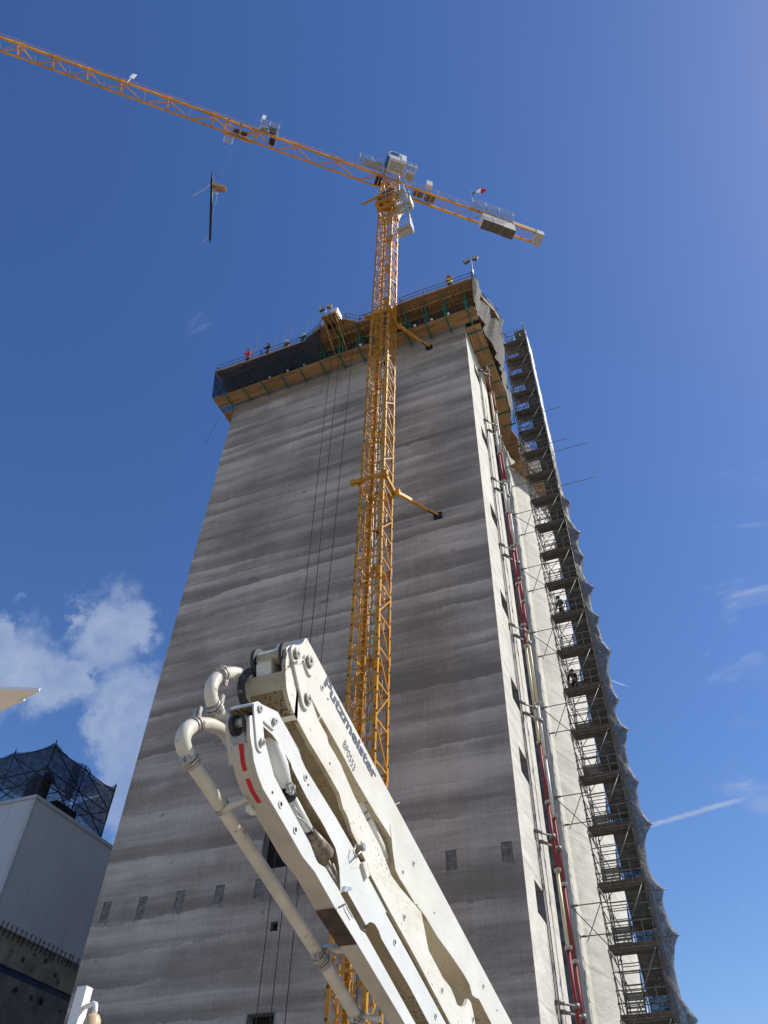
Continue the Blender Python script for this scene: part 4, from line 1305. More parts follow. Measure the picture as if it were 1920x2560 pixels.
# ---------------------------------------------------------------- riser pipes and cables on the sunlit side wall
PB = [52.8, 46.3, 39.9, 33.85, 27.8, 22.95, 16.5, 10.05, 3.6]
def riser(x, y, ztop, seq, label, first):
    t = thing('riser_pipe', (x, y, 0), label, 'pipe', 'concrete riser pipes on the side wall')
    z = ztop
    for mat, L in seq:
        if z <= 0.2:
            break
        L = min(L, z - 0.1)
        q = MB()
        q.tube([(x, y, z), (x, y, z - L + 0.03)], 0.074, 12)
        q.build('pipe_length', mat, t)
        q = MB()
        q.tube([(x, y, z - L - 0.06), (x, y, z - L + 0.08)], 0.125, 12)
        q.b2((x + 0.08, y - 0.16, z - L - 0.05), (x + 0.17, y + 0.0, z - L + 0.06))
        q.build('coupling', 'clamp', t)
        z -= L
    for zb in PB:
        if zb > ztop:
            continue
        q = MB()
        zz = zb + (0.05 if first else -0.05)
        q.tube([(XR - 0.02, y - (0.85 if first else 1.0), zz), (x, y - 0.1, zz)], 0.045, 7)
        q.tube([(XR + 0.02, y - (0.85 if first else 1.0), zz), (XR + 0.3, y - (0.85 if first else 1.0) + 0.2, zz)], 0.09, 7)
        q.tube([(x, y, zz - 0.09), (x, y, zz + 0.09)], 0.15, 12)
        q.build('bracket', 'galv_dark', t)
    return t
riser(-6.2, 33.55, 54.6, [('whitep', 1.2), ('red', 3.0), ('cream', 4.6), ('whitep', 2.6), ('red', 3.0), ('whitep', 3.0), ('red', 3.0), ('red', 3.0), ('red', 3.0), ('red', 1.4), ('cream', 4.4), ('cream', 1.3), ('red', 3.0), ('red', 3.0), ('cream', 3.0), ('red', 3.0), ('red', 3.2), ('cream', 3.0), ('cream', 6), ('red', 6)], 'riser pipe of red and cream lengths, nearer the tower corner of the two', True)
riser(-6.2, 34.6, 51.8, [('red', 2.5), ('whitep', 4.6), ('red', 3.4), ('whitep', 3.0), ('whitep', 3.0), ('red', 2.8), ('red', 1.8), ('red', 2.2), ('cream', 4.6), ('whitep', 3.0), ('whitep', 3.0), ('red', 3.0), ('red', 3.0), ('red', 3.0), ('red', 3.0), ('red', 6), ('red', 6)], 'riser pipe of red and white lengths, farther from the tower corner', False)
for yy, lab in ((32.75, 'thin dark cable clipped to the sunlit side wall nearest its windows'), (33.25, 'thin dark cable clipped to the sunlit side wall beside the riser pipes')):
    q = MB()
    pts = []
    z = 53.0
    while z > 0:
        pts.append((XR + 0.05, yy + random.uniform(-0.05, 0.05), z))
        z -= 3.1
    q.tube(pts, 0.022, 5)
    tag(q.build('wall_cable', 'rope'), lab, 'cable', 'cables on the side wall')

# ---------------------------------------------------------------- stair scaffold
AX0, AX1, AY0, AY1 = -5.66, -3.42, 41.25, 43.5
LIFT, ZB0, NL = 2.88, 11.38 - 3 * 2.88, 24
AXM = (AX0 + AX1) / 2
scaf = thing('stair_scaffold', (AXM, AY0, 0), 'tall steel stair scaffold tower standing in front of the round pale silo', 'scaffold')
ZTOP = 71.8
for (x, y) in ((AX0, AY0), (AX1, AY0), (AX0, AY1), (AX1, AY1), (AX0 + 0.35, AY0 + 0.7), (AXM, AY1)):
    q = MB()
    q.tube([(x, y, 0), (x, y, ZTOP)], 0.03, 6)
    z = 0.5
    while z < ZTOP:
        q.tube([(x, y, z - 0.05), (x, y, z + 0.05)], 0.058, 6)
        z += 0.96
    q.build('standard', 'galv_dark', scaf)
def lift_parts():
    z = ZB0
    q = MB()
    for dz in (0.0, 0.62, 1.15, 1.9):
        q.tube([(AX0, AY0 - 0.04, z + dz), (AX1, AY0 - 0.04, z + dz)], 0.026, 6)
        q.tube([(AX0 - 0.04, AY0, z + dz), (AX0 - 0.04, AY1, z + dz)], 0.026, 6)
    for dz in (0.0, 1.44, 1.95, 2.45):
        q.tube([(AX0, AY1, z + dz), (AX1, AY1, z + dz)], 0.026, 6)
        q.tube([(AX1 + 0.04, AY0, z + dz), (AX1 + 0.04, AY1, z + dz)], 0.026, 6)
    q.tube([(AX0 + 0.5, AY0 - 0.09, z - 0.2), (AX1 - 0.1, AY0 - 0.09, z + LIFT - 0.1)], 0.028, 6)
    q.tube([(AX0 - 0.08, AY0, z + LIFT), (AX0 - 0.08, AY1, z)], 0.024, 6)
    for dz in (0.35, 0.9, 1.5, 2.3):
        q.tube([(AX0, AY1 - 0.75, z + dz), (AX1, AY1 - 0.75, z + dz)], 0.022, 5)
        q.tube([(AX0 + 0.35, AY0 + 0.7, z + dz), (AXM, AY0 + 0.7, z + dz)], 0.022, 5)
    q.tube([(AX0 - 0.03, AY0 - 0.06, z + LIFT), (AX0 + 1.0, AY0 - 0.06, z + 0.1)], 0.024, 5)
    q.tube([(AXM, AY0 - 0.05, z), (AXM, AY0 - 0.05, z + 1.15)], 0.024, 5)
    q.tube([(AX1 - 0.5, AY0 - 0.05, z), (AX1 - 0.5, AY0 - 0.05, z + 1.15)], 0.024, 5)
    q.tube([(AX0, AY1 + 0.04, z + 0.1), (AX1, AY1 + 0.04, z + LIFT)], 0.024, 5)
    q.tube([(AX1 + 0.05, AY0, z + LIFT), (AX1 + 0.05, AY1, z + 0.1)], 0.024, 5)
    a = q.build('ledger_frame', 'galv_dark', scaf)
    q = MB()
    q.b2((AX0 - 0.05, AY0 - 0.02, z - 0.02), (AX1 + 0.03, AY0 + 0.02, z + 0.20))
    b = q.build('toe_board', 'plank', scaf)
    q = MB()
    q.b2((AX0 + 0.03, AY0 + 0.03, z - 0.05), (AX1 - 0.03, AY0 + 0.72, z))
    for k in range(3):
        q.b2((AX0 + 0.1, AY0 + 0.1 + k * 0.25, z - 0.11), (AX1 - 0.1, AY0 + 0.15 + k * 0.25, z - 0.051))
    c = q.build('landing', 'deck_ply', scaf)
    q = MB()
    q.b2((AX0 + 0.03, AY1 - 0.72, z + LIFT / 2 - 0.05), (AX1 - 0.03, AY1 - 0.03, z + LIFT / 2))
    c2 = q.build('landing', 'deck_ply', scaf)
    q = MB()
    # left flight with open treads, going up and away
    ya, yb = AY0 + 0.7, AY1 - 0.7
    for s in (AX0 + 0.18, AXM - 0.1):
        q.beam((s, ya, z), (s, yb, z + LIFT / 2), 0.05, 0.16)
        q.tube([(s, ya, z + 0.95), (s, yb, z + LIFT / 2 + 0.95)], 0.022, 5)
        for f in (0.0, 0.5, 1.0):
            q.tube([(s, ya + (yb - ya) * f, z + LIFT / 2 * f), (s, ya + (yb - ya) * f, z + LIFT / 2 * f + 0.95)], 0.02, 5)
    for k in range(7):
        f = (k + 0.5) / 7
        q.b2((AX0 + 0.18, ya + (yb - ya) * f - 0.11, z + LIFT / 2 * f - 0.02), (AXM - 0.1, ya + (yb - ya) * f + 0.11, z + LIFT / 2 * f + 0.02))
    d = q.build('stair_flight', 'galv_dark', scaf)
    q = MB()
    # right flight coming back to the next landing, closed soffit
    za, zb = z + LIFT / 2, z + LIFT
    y0, y1 = AY1 - 0.7, AY0 + 0.7
    for x in (AXM + 0.05, AX1 - 0.12):
        q.beam((x, y0, za), (x, y1, zb), 0.05, 0.2)
        q.tube([(x, y0, za + 0.95), (x, y1, zb + 0.95)], 0.022, 5)
        q.tube([(x, y0, za), (x, y0, za + 0.95)], 0.02, 5)
    n = 4
    for k in range(n):
        xa = AXM + 0.08 + k * (AX1 - AXM - 0.22) / n
        xb = xa + (AX1 - AXM - 0.22) / n - 0.02
        q.add([(xa, y0, za - 0.12), (xb, y0, za - 0.12), (xb, y1, zb - 0.12), (xa, y1, zb - 0.12), (xa, y0, za - 0.08), (xb, y0, za - 0.08), (xb, y1, zb - 0.08), (xa, y1, zb - 0.08)], [(3, 2, 1, 0), (4, 5, 6, 7), (0, 1, 5, 4), (2, 3, 7, 6), (1, 2, 6, 5), (3, 0, 4, 7)])
    for k in range(7):
        f = (k + 0.5) / 7
        q.b2((AXM + 0.05, y0 + (y1 - y0) * f - 0.11, za + (zb - za) * f - 0.02), (AX1 - 0.12, y0 + (y1 - y0) * f + 0.11, za + (zb - za) * f + 0.02))
    e = q.build('stair_flight', 'deck_ply', scaf)
    return (a, b, c, d, e, c2)
parts = lift_parts()
for k in range(1, NL):
    for i, src in enumerate(parts):
        z = ZB0 + k * LIFT
        if z + LIFT > ZTOP + 1.0 and i in (3, 4, 5):
            continue
        o = src.copy()
        COL.objects.link(o)
        o.parent = scaf
        o.location = (0, 0, k * LIFT)
        if i == 0 and k % 2:
            pass
# wall ties
def tie():
    z = 16.4
    q = MB()
    q.tube([(AX0 + 0.3, AY0, z), (-7.25, AY0, z)], 0.028, 6)
    q.tube([(AX0 + 0.3, AY0 + 1.35, z - 1.0), (-7.25, AY0 + 1.35, z - 1.0)], 0.028, 6)
    q.tube([(-7.15, AY0 + 0.03, z - 0.05), (AX0, AY0 + 0.1, z - 1.95)], 0.024, 6)
    q.tube([(AX0 - 0.05, AY0 + 0.06, z), (-6.85, AY0 + 1.35, z - 1.25)], 0.024, 6)
    for (y, zz) in ((AY0, z), (AY0 + 1.35, z - 1.0)):
        q.b2((-7.22, y - 0.1, zz - 0.07), (-7.16, y + 0.1, zz + 0.07))
        q.tube([(-7.1, y, zz), (-6.85, y, zz)], 0.055, 6)
    return q.build('wall_tie', 'galv_dark', scaf)
t0 = tie()
for k in range(-2, 7):
    if k == 0:
        continue
    o = t0.copy()
    COL.objects.link(o)
    o.parent = scaf
    o.location = (0, 0, k * 5.72)
# sheeting on the sunlit outer side of the upper lifts
q = MB()
rows = []
z = 52.5
while z < 70.5:
    rows.append([(AX1 + 0.10 + random.uniform(-0.02, 0.03), AY0 - 0.05 + (AY1 - AY0 + 0.1) * f, z) for f in (0, 0.2, 0.4, 0.6, 0.8, 1.0)])
    z += 0.48
q.grid(rows)
tag(q.build('scaffold_sheet', 'sheet_w'), 'pale sheeting on the outer side of the upper stair scaffold', 'sheeting')
# debris net with tube ends pushing it outwards
spk = [(44.98, -2.73), (41.63, -2.5), (39.32, -2.63), (36.36, -2.5), (33.84, -2.6), (31.01, -2.38), (27.58, -2.6), (25.52, -2.42), (22.36, -2.55), (19.97, -2.4), (16.73, -2.52), (14.63, -2.34), (11.2, -2.4), (7.5, -2.5)]
NY = AY0 + 0.25
rs_ = random.Random(3)
SAG = [rs_.uniform(0.30, 0.62) for _ in range(20)]
def bulge(z):
    zs = [49.0] + [s[0] for s in spk] + [0]
    xs = [AX1 + 0.12] + [s[1] for s in spk] + [-2.6]
    for i in range(len(zs) - 1):
        if zs[i] >= z >= zs[i + 1]:
            f = (zs[i] - z) / (zs[i] - zs[i + 1])
            lin = xs[i] * (1 - f) + xs[i + 1] * f
            sag = SAG[i] * (1 - abs(2 * f - 1) ** 2.6) * min(1.0, (zs[i] - zs[i + 1]) / 3.0)
            return lin - sag
    return AX1 + 0.12
q = MB()
zlev = sorted({round(52.3 - 0.3 * k, 3) for k in range(174)} | {s[0] for s in spk}, reverse=True)
rows = []
for z in zlev:
    if z < 0.1:
        continue
    bx_ = bulge(z) - (AX1 + 0.06)
    row = []
    for j in range(15):
        f = j / 14
        if f < 0.30:
            g_ = f / 0.30
            p = (AX1 + 0.06 + bx_ * g_ ** 0.85, AY0 - 0.08 + 0.30 * g_, z)
        else:
            g_ = (f - 0.30) / 0.70
            p = (AX1 + 0.06 + bx_ * (1 - g_) ** 1.5, AY0 + 0.22 + (AY1 - AY0 - 0.1) * g_, z)
        w_ = 0.035 * (1 if 0 < j < 14 else 0.3)
        row.append((p[0] + random.uniform(-w_, w_) + 0.03 * math.sin(z * 5.1 + j * 1.3), p[1] + random.uniform(-w_, w_), p[2]))
    rows.append(row)
q.grid(rows)
tag(q.build('debris_net', 'net_grey'), 'grey net pulled into points along the outer side of the stair scaffold', 'netting')
q = MB()
rows = []
z = 52.4
while z > 0.1:
    rows.append([(AX1 + 0.085 + random.uniform(-0.015, 0.015), AY0 - 0.02 + (AY1 - AY0) * f, z) for f in (0, 0.2, 0.4, 0.6, 0.8, 1.0)] + [(AX1 - (AX1 - AX0) * f, AY1 + 0.09 + random.uniform(-0.015, 0.015), z) for f in (0.03, 0.25, 0.5)])  # flank net added to shade the stairs; last columns are the back net
    z -= 0.48
q.grid(rows)
tag(q.build('debris_net', 'net_shade'), 'dark flat net added to shade the stair scaffold behind its bulging grey net', 'netting')
for k, (z, x) in enumerate(spk[:12]):
    q = MB()
    q.tube([(AX1 - 0.4, NY, z + 0.02), (x + 0.04, NY, z)], 0.026, 6)
    q.tube([(AX1 - 0.02, NY, z - 0.04), (AX1 - 0.02, NY, z + 0.06)], 0.05, 6)
    q.build('net_outrigger', 'galv_dark', scaf)
for z, x, lab in ((56.87, -1.81, 'topmost scaffold tube sticking out from the pale scaffold sheeting'), (52.43, -1.85, 'short scaffold tube sticking out just above a longer one'), (51.2, -0.44, 'long scaffold tube sticking out just below a shorter one'), (46.98, -0.47, 'lowest of the scaffold tubes sticking out into the sky')):
    q = MB()
    q.tube([(AX1 - 0.3, NY, z + 0.05), (x, NY, z - 0.02)], 0.028, 6)
    q.tube([(AX1 - 0.05, NY, z - 0.03), (AX1 - 0.05, NY, z + 0.08)], 0.055, 6)
    tag(q.build('scaffold_tube', 'galv_dark'), lab, 'tube', 'scaffold tubes sticking out into the sky')

# ---------------------------------------------------------------- people
def skin_mesh(name, nodes, edges, mat, parent, sub=1):
    org = V((0, 0, 0))
    pr = parent
    while pr is not None:
        org += pr.location
        pr = pr.parent
    me = bpy.data.meshes.new(name)
    me.from_pydata([tuple(V(n[0])) for n in nodes], edges, [])
    o = bpy.data.objects.new(name, me)
    COL.objects.link(o)
    o.parent = parent
    sk = o.modifiers.new('skin', 'SKIN')
    sk.use_smooth_shade = True
    for i, n in enumerate(nodes):
        d = me.skin_vertices[0].data[i]
        d.radius = (n[1], n[1])
        d.use_root = (i == 0)
    ss_ = o.modifiers.new('sub', 'SUBSURF')
    ss_.levels = ss_.render_levels = sub
    me.materials.append(MAT[mat])
    return o

def person(loc, yaw, label, jacket, trousers, helmet, lean=0.0, arms='rail', legs='stand', vest=None):
    t = thing('person', loc, label, 'person')
    t.rotation_euler = (0, 0, yaw)
    ly = lean
    hip = V((0, 0, 0.95))
    ch = V((0, ly * 0.7, 1.36))
    nk = V((0, ly * 0.95, 1.52))
    hd = V((0, ly * 1.1, 1.66))
    S = [V((s * 0.19, ly * 0.85, 1.44)) for s in (-1, 1)]
    if arms == 'rail':
        E = [V((s * 0.28, ly + 0.12, 1.20)) for s in (-1, 1)]
        Wr = [V((s * 0.22, ly + 0.34, 1.12)) for s in (-1, 1)]
    elif arms == 'up':
        E = [V((s * 0.36, ly + 0.15, 1.36)) for s in (-1, 1)]
        Wr = [V((s * 0.26, ly + 0.30, 1.56)) for s in (-1, 1)]
    else:
        E = [V((s * 0.27, ly * 0.6, 1.16)) for s in (-1, 1)]
        Wr = [V((s * 0.28, ly * 0.6 + 0.10, 0.92)) for s in (-1, 1)]
    if legs == 'climb':
        K = [V((-0.11, 0.25, 0.62)), V((0.11, 0.05, 0.50))]
        A = [V((-0.11, 0.22, 0.27)), V((0.11, -0.08, 0.09))]
    else:
        K = [V((s * 0.12, 0.03, 0.50)) for s in (-1, 1)]
        A = [V((s * 0.13, 0.0, 0.09)) for s in (-1, 1)]
    nodes = [(hip, 0.10), (ch, 0.12), (nk, 0.05), (hd, 0.085), (hd + V((0, 0.01, 0.10)), 0.07)]
    ed = [(0, 1), (1, 2), (2, 3), (3, 4)]
    def nd(p, r, parent_):
        nodes.append((p, r))
        ed.append((parent_, len(nodes) - 1))
        return len(nodes) - 1
    nd(hd + V((0, 0.10, -0.01)), 0.02, 3)
    for i, s in enumerate((-1, 1)):
        a = nd(S[i], 0.06, 1)
        b = nd(E[i], 0.045, a)
        c = nd(Wr[i], 0.032, b)
        dv = (Wr[i] - E[i]).normalized()
        pm = nd(Wr[i] + dv * 0.07, 0.03, c)
        sv = V((1, 0, 0))
        for k, L in enumerate((0.062, 0.074, 0.078, 0.068)):
            f = nd(Wr[i] + dv * 0.10 + sv * (k - 1.5) * 0.022, 0.0095, pm)
            nd(Wr[i] + dv * (0.10 + L) + sv * (k - 1.5) * 0.026 + V((0, 0, -0.02)), 0.008, f)
        nd(Wr[i] + dv * 0.07 - sv * s * 0.055, 0.010, c)
    for i in (0, 1):
        h = nd(V(((i * 2 - 1) * 0.10, 0, 0.90)), 0.085, 0)
        k_ = nd(K[i], 0.06, h)
        a = nd(A[i], 0.042, k_)
        nd(A[i] + V((0, 0.15, -0.045)), 0.04, a)
    skin_mesh('body', nodes, ed, 'skin', t)
    jn_ = [(hip + V((0, 0, -0.03)), 0.155), (V((0, ly * 0.35, 1.15)), 0.15), (ch, 0.165), (nk - V((0, 0, 0.04)), 0.085)]
    je = [(0, 1), (1, 2), (2, 3)]
    for i in (0, 1):
        o_ = len(jn_)
        jn_ += [(S[i], 0.085), (E[i], 0.065), (Wr[i].lerp(E[i], 0.12), 0.05)]
        je += [(2, o_), (o_, o_ + 1), (o_ + 1, o_ + 2)]
    skin_mesh('jacket', jn_, je, jacket, t)
    tn = [(hip + V((0, 0, 0.02)), 0.14)]
    te = []
    for i in (0, 1):
        o_ = len(tn)
        tn += [(V(((i * 2 - 1) * 0.10, 0, 0.86)), 0.105), (K[i], 0.08), (A[i] + V((0, 0, 0.05)), 0.068)]
        te += [(0, o_), (o_, o_ + 1), (o_ + 1, o_ + 2)]
    skin_mesh('trousers', tn, te, trousers, t)
    for i in (0, 1):
        b = MB()
        p = A[i]
        b.sphere(tuple(p + V((0, 0.06, -0.03))), 0.06, 8, 6, 0, (0.85, 2.3, 1.0))
        o = b.build('boot', 'black')
        o.parent = t
    b = MB()
    if vest:
        b.tube([tuple(hip + V((0, 0, 0.02))), (0, ly * 0.35, 1.15), tuple(ch + V((0, 0, 0.02)))], [0.175, 0.172, 0.188], 12)
        o = b.build('vest', vest)
        o.parent = t
    b = MB()
    c_ = hd + V((0, 0.015, 0.10))
    vs = []
    b.sphere(tuple(c_), 0.125, 12, 8, 0, (0.95, 1.15, 0.85))
    b.tube([tuple(c_ + V((0, 0.02, -0.045))), tuple(c_ + V((0, 0.02, -0.03)))], 0.155, 14)
    o = b.build('helmet', helmet)
    o.parent = t
    b = MB()
    for s in (-1, 1):
        b.sphere(tuple(hd + V((s * 0.035, 0.082, 0.025))), 0.012, 6, 5)
    b.sphere(tuple(hd + V((0, 0.085, -0.045))), 0.016, 6, 5, 0, (1.6, 0.5, 0.4))
    o = b.build('face', 'hole')
    o.parent = t
    return t
person((-25.45, 28.0, UZ + 0.02), PI, 'person in a red jacket leaning over the deck railing near its left end', 'redj', 'navy', 'helmet_d', 0.22, 'rail')
person((-23.55, 28.05, UZ + 0.02), PI, 'person in a dark jacket and dark helmet at the railing beside the red jacket', 'navy', 'teal', 'helmet_d', 0.15, 'rail')
person((-21.9, 28.3, UZ + 0.02), PI, 'person in teal work clothes and white helmet behind the left deck railing', 'teal', 'navy', 'helmet', 0.1, 'down')
person((-20.3, 28.25, UZ + 0.02), PI, 'person with white helmet behind the deck railing left of the timber box', 'teal', 'navy', 'helmet', 0.1, 'rail')
person((-7.15, 28.0, UZ + 0.02), PI, 'person in orange jacket and yellow vest at the railing near the deck corner', 'orangej', 'navy', 'helmet_d', 0.2, 'rail', 'stand', 'hivis')
zf = lambda k: ZB0 + k * LIFT
def near_lift(z):
    return ZB0 + round((z - ZB0) / LIFT) * LIFT
person((-4.95, AY0 + 0.35, near_lift(34.5)), 2.6, 'person in dark green jacket standing on the scaffold landing above the other climber', 'teal', 'navy', 'helmet_d', 0.12, 'down')
person((-4.95, AY0 + 0.35, near_lift(28.7)), 0.5, 'person in navy clothes and orange collar climbing the scaffold stair below another', 'navy', 'navy', 'helmet_d', 0.2, 'rail', 'climb')

# ---------------------------------------------------------------- left clad building
BX, BY, BZ = -45.0, 40.2, 28.25
bld = thing('clad_building', (BX - 10, BY + 8, 0), 'grey metal-clad block standing at the left behind the tower, netted scaffold on its roof', 'building')
q = MB()
ZC1 = 19.55
for (x0, x1, y0, y1) in ((BX - 22, BX, BY, BY + 22),):
    q.b2((x0, y0, ZC1), (x1, y1, BZ - 0.25), 0)
q.build('cladding', 'clad', bld)
q = MB()
for y in (BY + 2.3, BY + 4.6, BY + 6.9, BY + 9.2):
    q.b2((BX + 0.001, y - 0.012, ZC1), (BX + 0.012, y + 0.012, BZ - 0.26))
for x in (BX - 2.2, BX - 4.4, BX - 6.6):
    q.b2((x - 0.012, BY - 0.012, ZC1), (x + 0.012, BY - 0.001, BZ - 0.26))
q.b2((BX - 0.35, BY - 0.03, ZC1), (BX + 0.03, BY + 0.25, BZ - 0.26))
q.build('panel_joint', 'trim', bld)
q = MB()
q.b2((BX - 22, BY - 0.10, BZ - 0.25), (BX + 0.10, BY + 22, BZ))
q.build('roof_trim', 'trim', bld)
q = MB()
q.b2((BX - 21.9, BY + 0.15, 17.65), (BX - 0.15, BY + 21.9, ZC1 - 0.002), 0)
q.b2((BX - 21.9, BY + 0.15, 0), (BX - 0.15, BY + 21.9, 17.2), 1)
q.build('lower_wall', ['precast', 'precast2'], bld)
q = MB()
q.b2((BX - 21.8, BY + 0.3, 17.2), (BX - 0.28, BY + 21.8, 17.65))
q.build('joint_strip', 'bluestrip', bld)
for k in range(22):
    y = BY + 0.5 + k * 0.47 + random.uniform(-0.08, 0.08)
    q = MB()
    q.beam((BX - 0.1, y, ZC1 - 0.45), (BX + 0.05, y, ZC1 + 0.35), 0.05, 0.05)
    q.build('anchor_rod', 'black', bld)
for k in range(30):
    y, z = BY + random.uniform(0.4, 10), random.choice([18.9, 18.4, 16.6, 16.0, 15.2, 14.3, 13.5]) + random.uniform(-0.1, 0.1)
    s_ = random.uniform(0.06, 0.14)
    q = MB()
    q.b2((BX - 0.16, y - s_, z - s_ * 1.2), (BX - 0.10, y + s_, z + s_ * 1.2))
    q.build('socket', 'black', bld)
for k in range(10):
    y, z = BY + random.uniform(0.3, 4.5), random.uniform(13.5, 16.8)
    q = MB()
    q.b2((BX - 0.15, y - 0.06, z - 0.12), (BX - 0.11, y + 0.06, z + 0.12))
    q.build('clip', 'galv', bld)
# roof scaffold
RSX0, RSX1, RSY0, RSY1, RSZ = BX - 8, BX - 0.1, BY + 0.2, BY + 8.0, BZ
rs = thing('roof_scaffold', (BX - 4, BY + 4, BZ), 'dark tube scaffold standing on the roof of the grey clad block', 'scaffold')
q = MB()
px_ = [BX - 0.15, BX - 4.2, BX - 8.2]
py_ = [BY + 0.15, BY + 3.95, BY + 7.85]
HT = 4.1
for x in px_:
    q.tube([(x, BY + 0.15, BZ), (x, BY + 0.15, BZ + HT + 0.5)], 0.05, 6)
for y in py_[1:]:
    q.tube([(BX - 0.15, y, BZ), (BX - 0.15, y, BZ + HT + (0.6 if y > BY + 7 else 0.3))], 0.05, 6)
    q.tube([(BX - 4.2, y, BZ), (BX - 4.2, y, BZ + HT)], 0.05, 6)
q.build('standard', 'black', rs)
q = MB()
for z in (0.1, 1.2, 2.2, HT - 0.1):
    q.tube([(BX - 8.2, BY + 0.15, BZ + z), (BX - 0.15, BY + 0.15, BZ + z)], 0.045, 6)
    q.tube([(BX - 0.15, BY + 0.15, BZ + z), (BX - 0.15, BY + 7.85, BZ + z)], 0.045, 6)
    q.tube([(BX - 4.2, BY + 0.15, BZ + z), (BX - 4.2, BY + 7.85, BZ + z)], 0.04, 6)
for a, b in ((0, 4.05), (4.05, 8.05)):
    q.tube([(BX - 0.15 - a, BY + 0.1, BZ + 0.1), (BX - 0.15 - b, BY + 0.1, BZ + HT)], 0.045, 6)
    q.tube([(BX - 0.15 - b, BY + 0.1, BZ + 0.1), (BX - 0.15 - a, BY + 0.1, BZ + HT * 0.6)], 0.045, 6)
for a, b in ((0.15, 3.95), (3.95, 7.85)):
    q.tube([(BX - 0.1, BY + a, BZ + 0.1), (BX - 0.1, BY + b, BZ + 2.3)], 0.045, 6)
    q.tube([(BX - 0.1, BY + b, BZ + 0.1), (BX - 0.1, BY + a, BZ + 2.3)], 0.045, 6)
    q.tube([(BX - 0.1, BY + a, BZ + HT), (BX - 0.1, BY + b, BZ + 2.3)], 0.045, 6)
q.build('brace', 'black', rs)
q = MB()
for x in (BX - 1.6, BX - 2.6):
    q.tube([(x, BY + 1.7, BZ), (x, BY + 1.7, BZ + 2.2), (x + 0.2, BY + 2.0, BZ + 2.6)], 0.55, 12)
q.b2((BX - 3.4, BY + 3.2, BZ), (BX - 1.2, BY + 5.6, BZ + 1.3))
tag(q.build('rooftop_duct', 'black'), 'dark rounded ducts standing inside the netted roof scaffold', 'duct')
q = MB()
def drape(pa, pb, za, zb, sag, n=14, m=6):
    rows = []
    for j in range(m + 1):
        g_ = j / m
        rows.append([V(pa).lerp(V(pb), i / n) + V((random.uniform(-0.05, 0.05), random.uniform(-0.05, 0.05), (za * (1 - i / n) + zb * (i / n)) * (1 - g_) - sag * math.sin(math.pi * i / n) * (1 - g_) + random.uniform(-0.04, 0.04))) for i in range(n + 1)])
    q.grid(rows)
drape((BX - 8.2, BY + 0.05, BZ), (BX - 4.2, BY + 0.05, BZ), HT, HT + 0.1, 0.5)
drape((BX - 4.2, BY + 0.05, BZ), (BX - 0.1, BY + 0.05, BZ), HT + 0.1, HT + 0.2, 0.35)
drape((BX - 0.05, BY + 0.05, BZ + 1.5), (BX - 0.05, BY + 4, BZ + 1.2), HT - 1.3, HT - 0.9, 0.35)
drape((BX - 0.05, BY + 4, BZ + 0.6), (BX - 0.05, BY + 7.9, BZ), HT - 0.3, HT + 0.5, 0.75)
drape((BX - 0.2, BY + 2.6, BZ + 0.1), (BX - 0.2, BY + 3.6, BZ + 0.1), HT, HT, 0.2, 10)
drape((BX - 8.2, BY + 7.9, BZ), (BX - 0.1, BY + 7.9, BZ), HT, HT + 0.3, 0.6)
rows = []
for i in range(9):
    rows.append([(BX - 8.2 + 8.1 * i / 8, BY + 0.05 + 7.85 * j / 8, BZ + HT + 0.2 - 0.5 * math.sin(math.pi * j / 8) - 0.3 * math.sin(math.pi * ((i * 2) % 8) / 8)) for j in range(9)])
q.grid(rows)
tag(q.build('debris_net', 'net_blue'), 'dark navy net draped in peaks over the roof scaffold of the clad block', 'netting')

# ---------------------------------------------------------------- folded pump boom close to the camera
XP = -4.20
boom = thing('pump_boom', (XP - 0.25, 14.0, 3.0), 'cream white folded concrete pump boom in the foreground with red stripes and lettering', 'pump boom')
R4, ZA, ZC_, ZB_, ZD = zm(400, 1560, 2.37), zm(540, 1580, 4.608), zm(640, 1720, 3.607), zm(740, 2180, 3.016), zm(420, 1600, 4.4235)
def yz(*pts, X=XP):
    out = []
    for p in pts:
        w = at(*p, X=X)
        out.append((w.y, w.z))
    return out
def A_(f, *l):
    return [f(*p) for p in l]
def inset(x):
    return XP - x
# slab(name, outline, near, far, mats): side plates plus belly
def section(name, poly, near, far, mats, label=None, bevel=0.008):
    q = MB()
    q.prism(poly, 0, far, near, 0, 1)
    # faces looking down get underside colours, gap shade and oil mixed into the darkest
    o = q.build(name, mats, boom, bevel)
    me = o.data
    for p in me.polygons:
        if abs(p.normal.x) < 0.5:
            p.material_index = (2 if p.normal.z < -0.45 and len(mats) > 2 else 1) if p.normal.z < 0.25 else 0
    return o

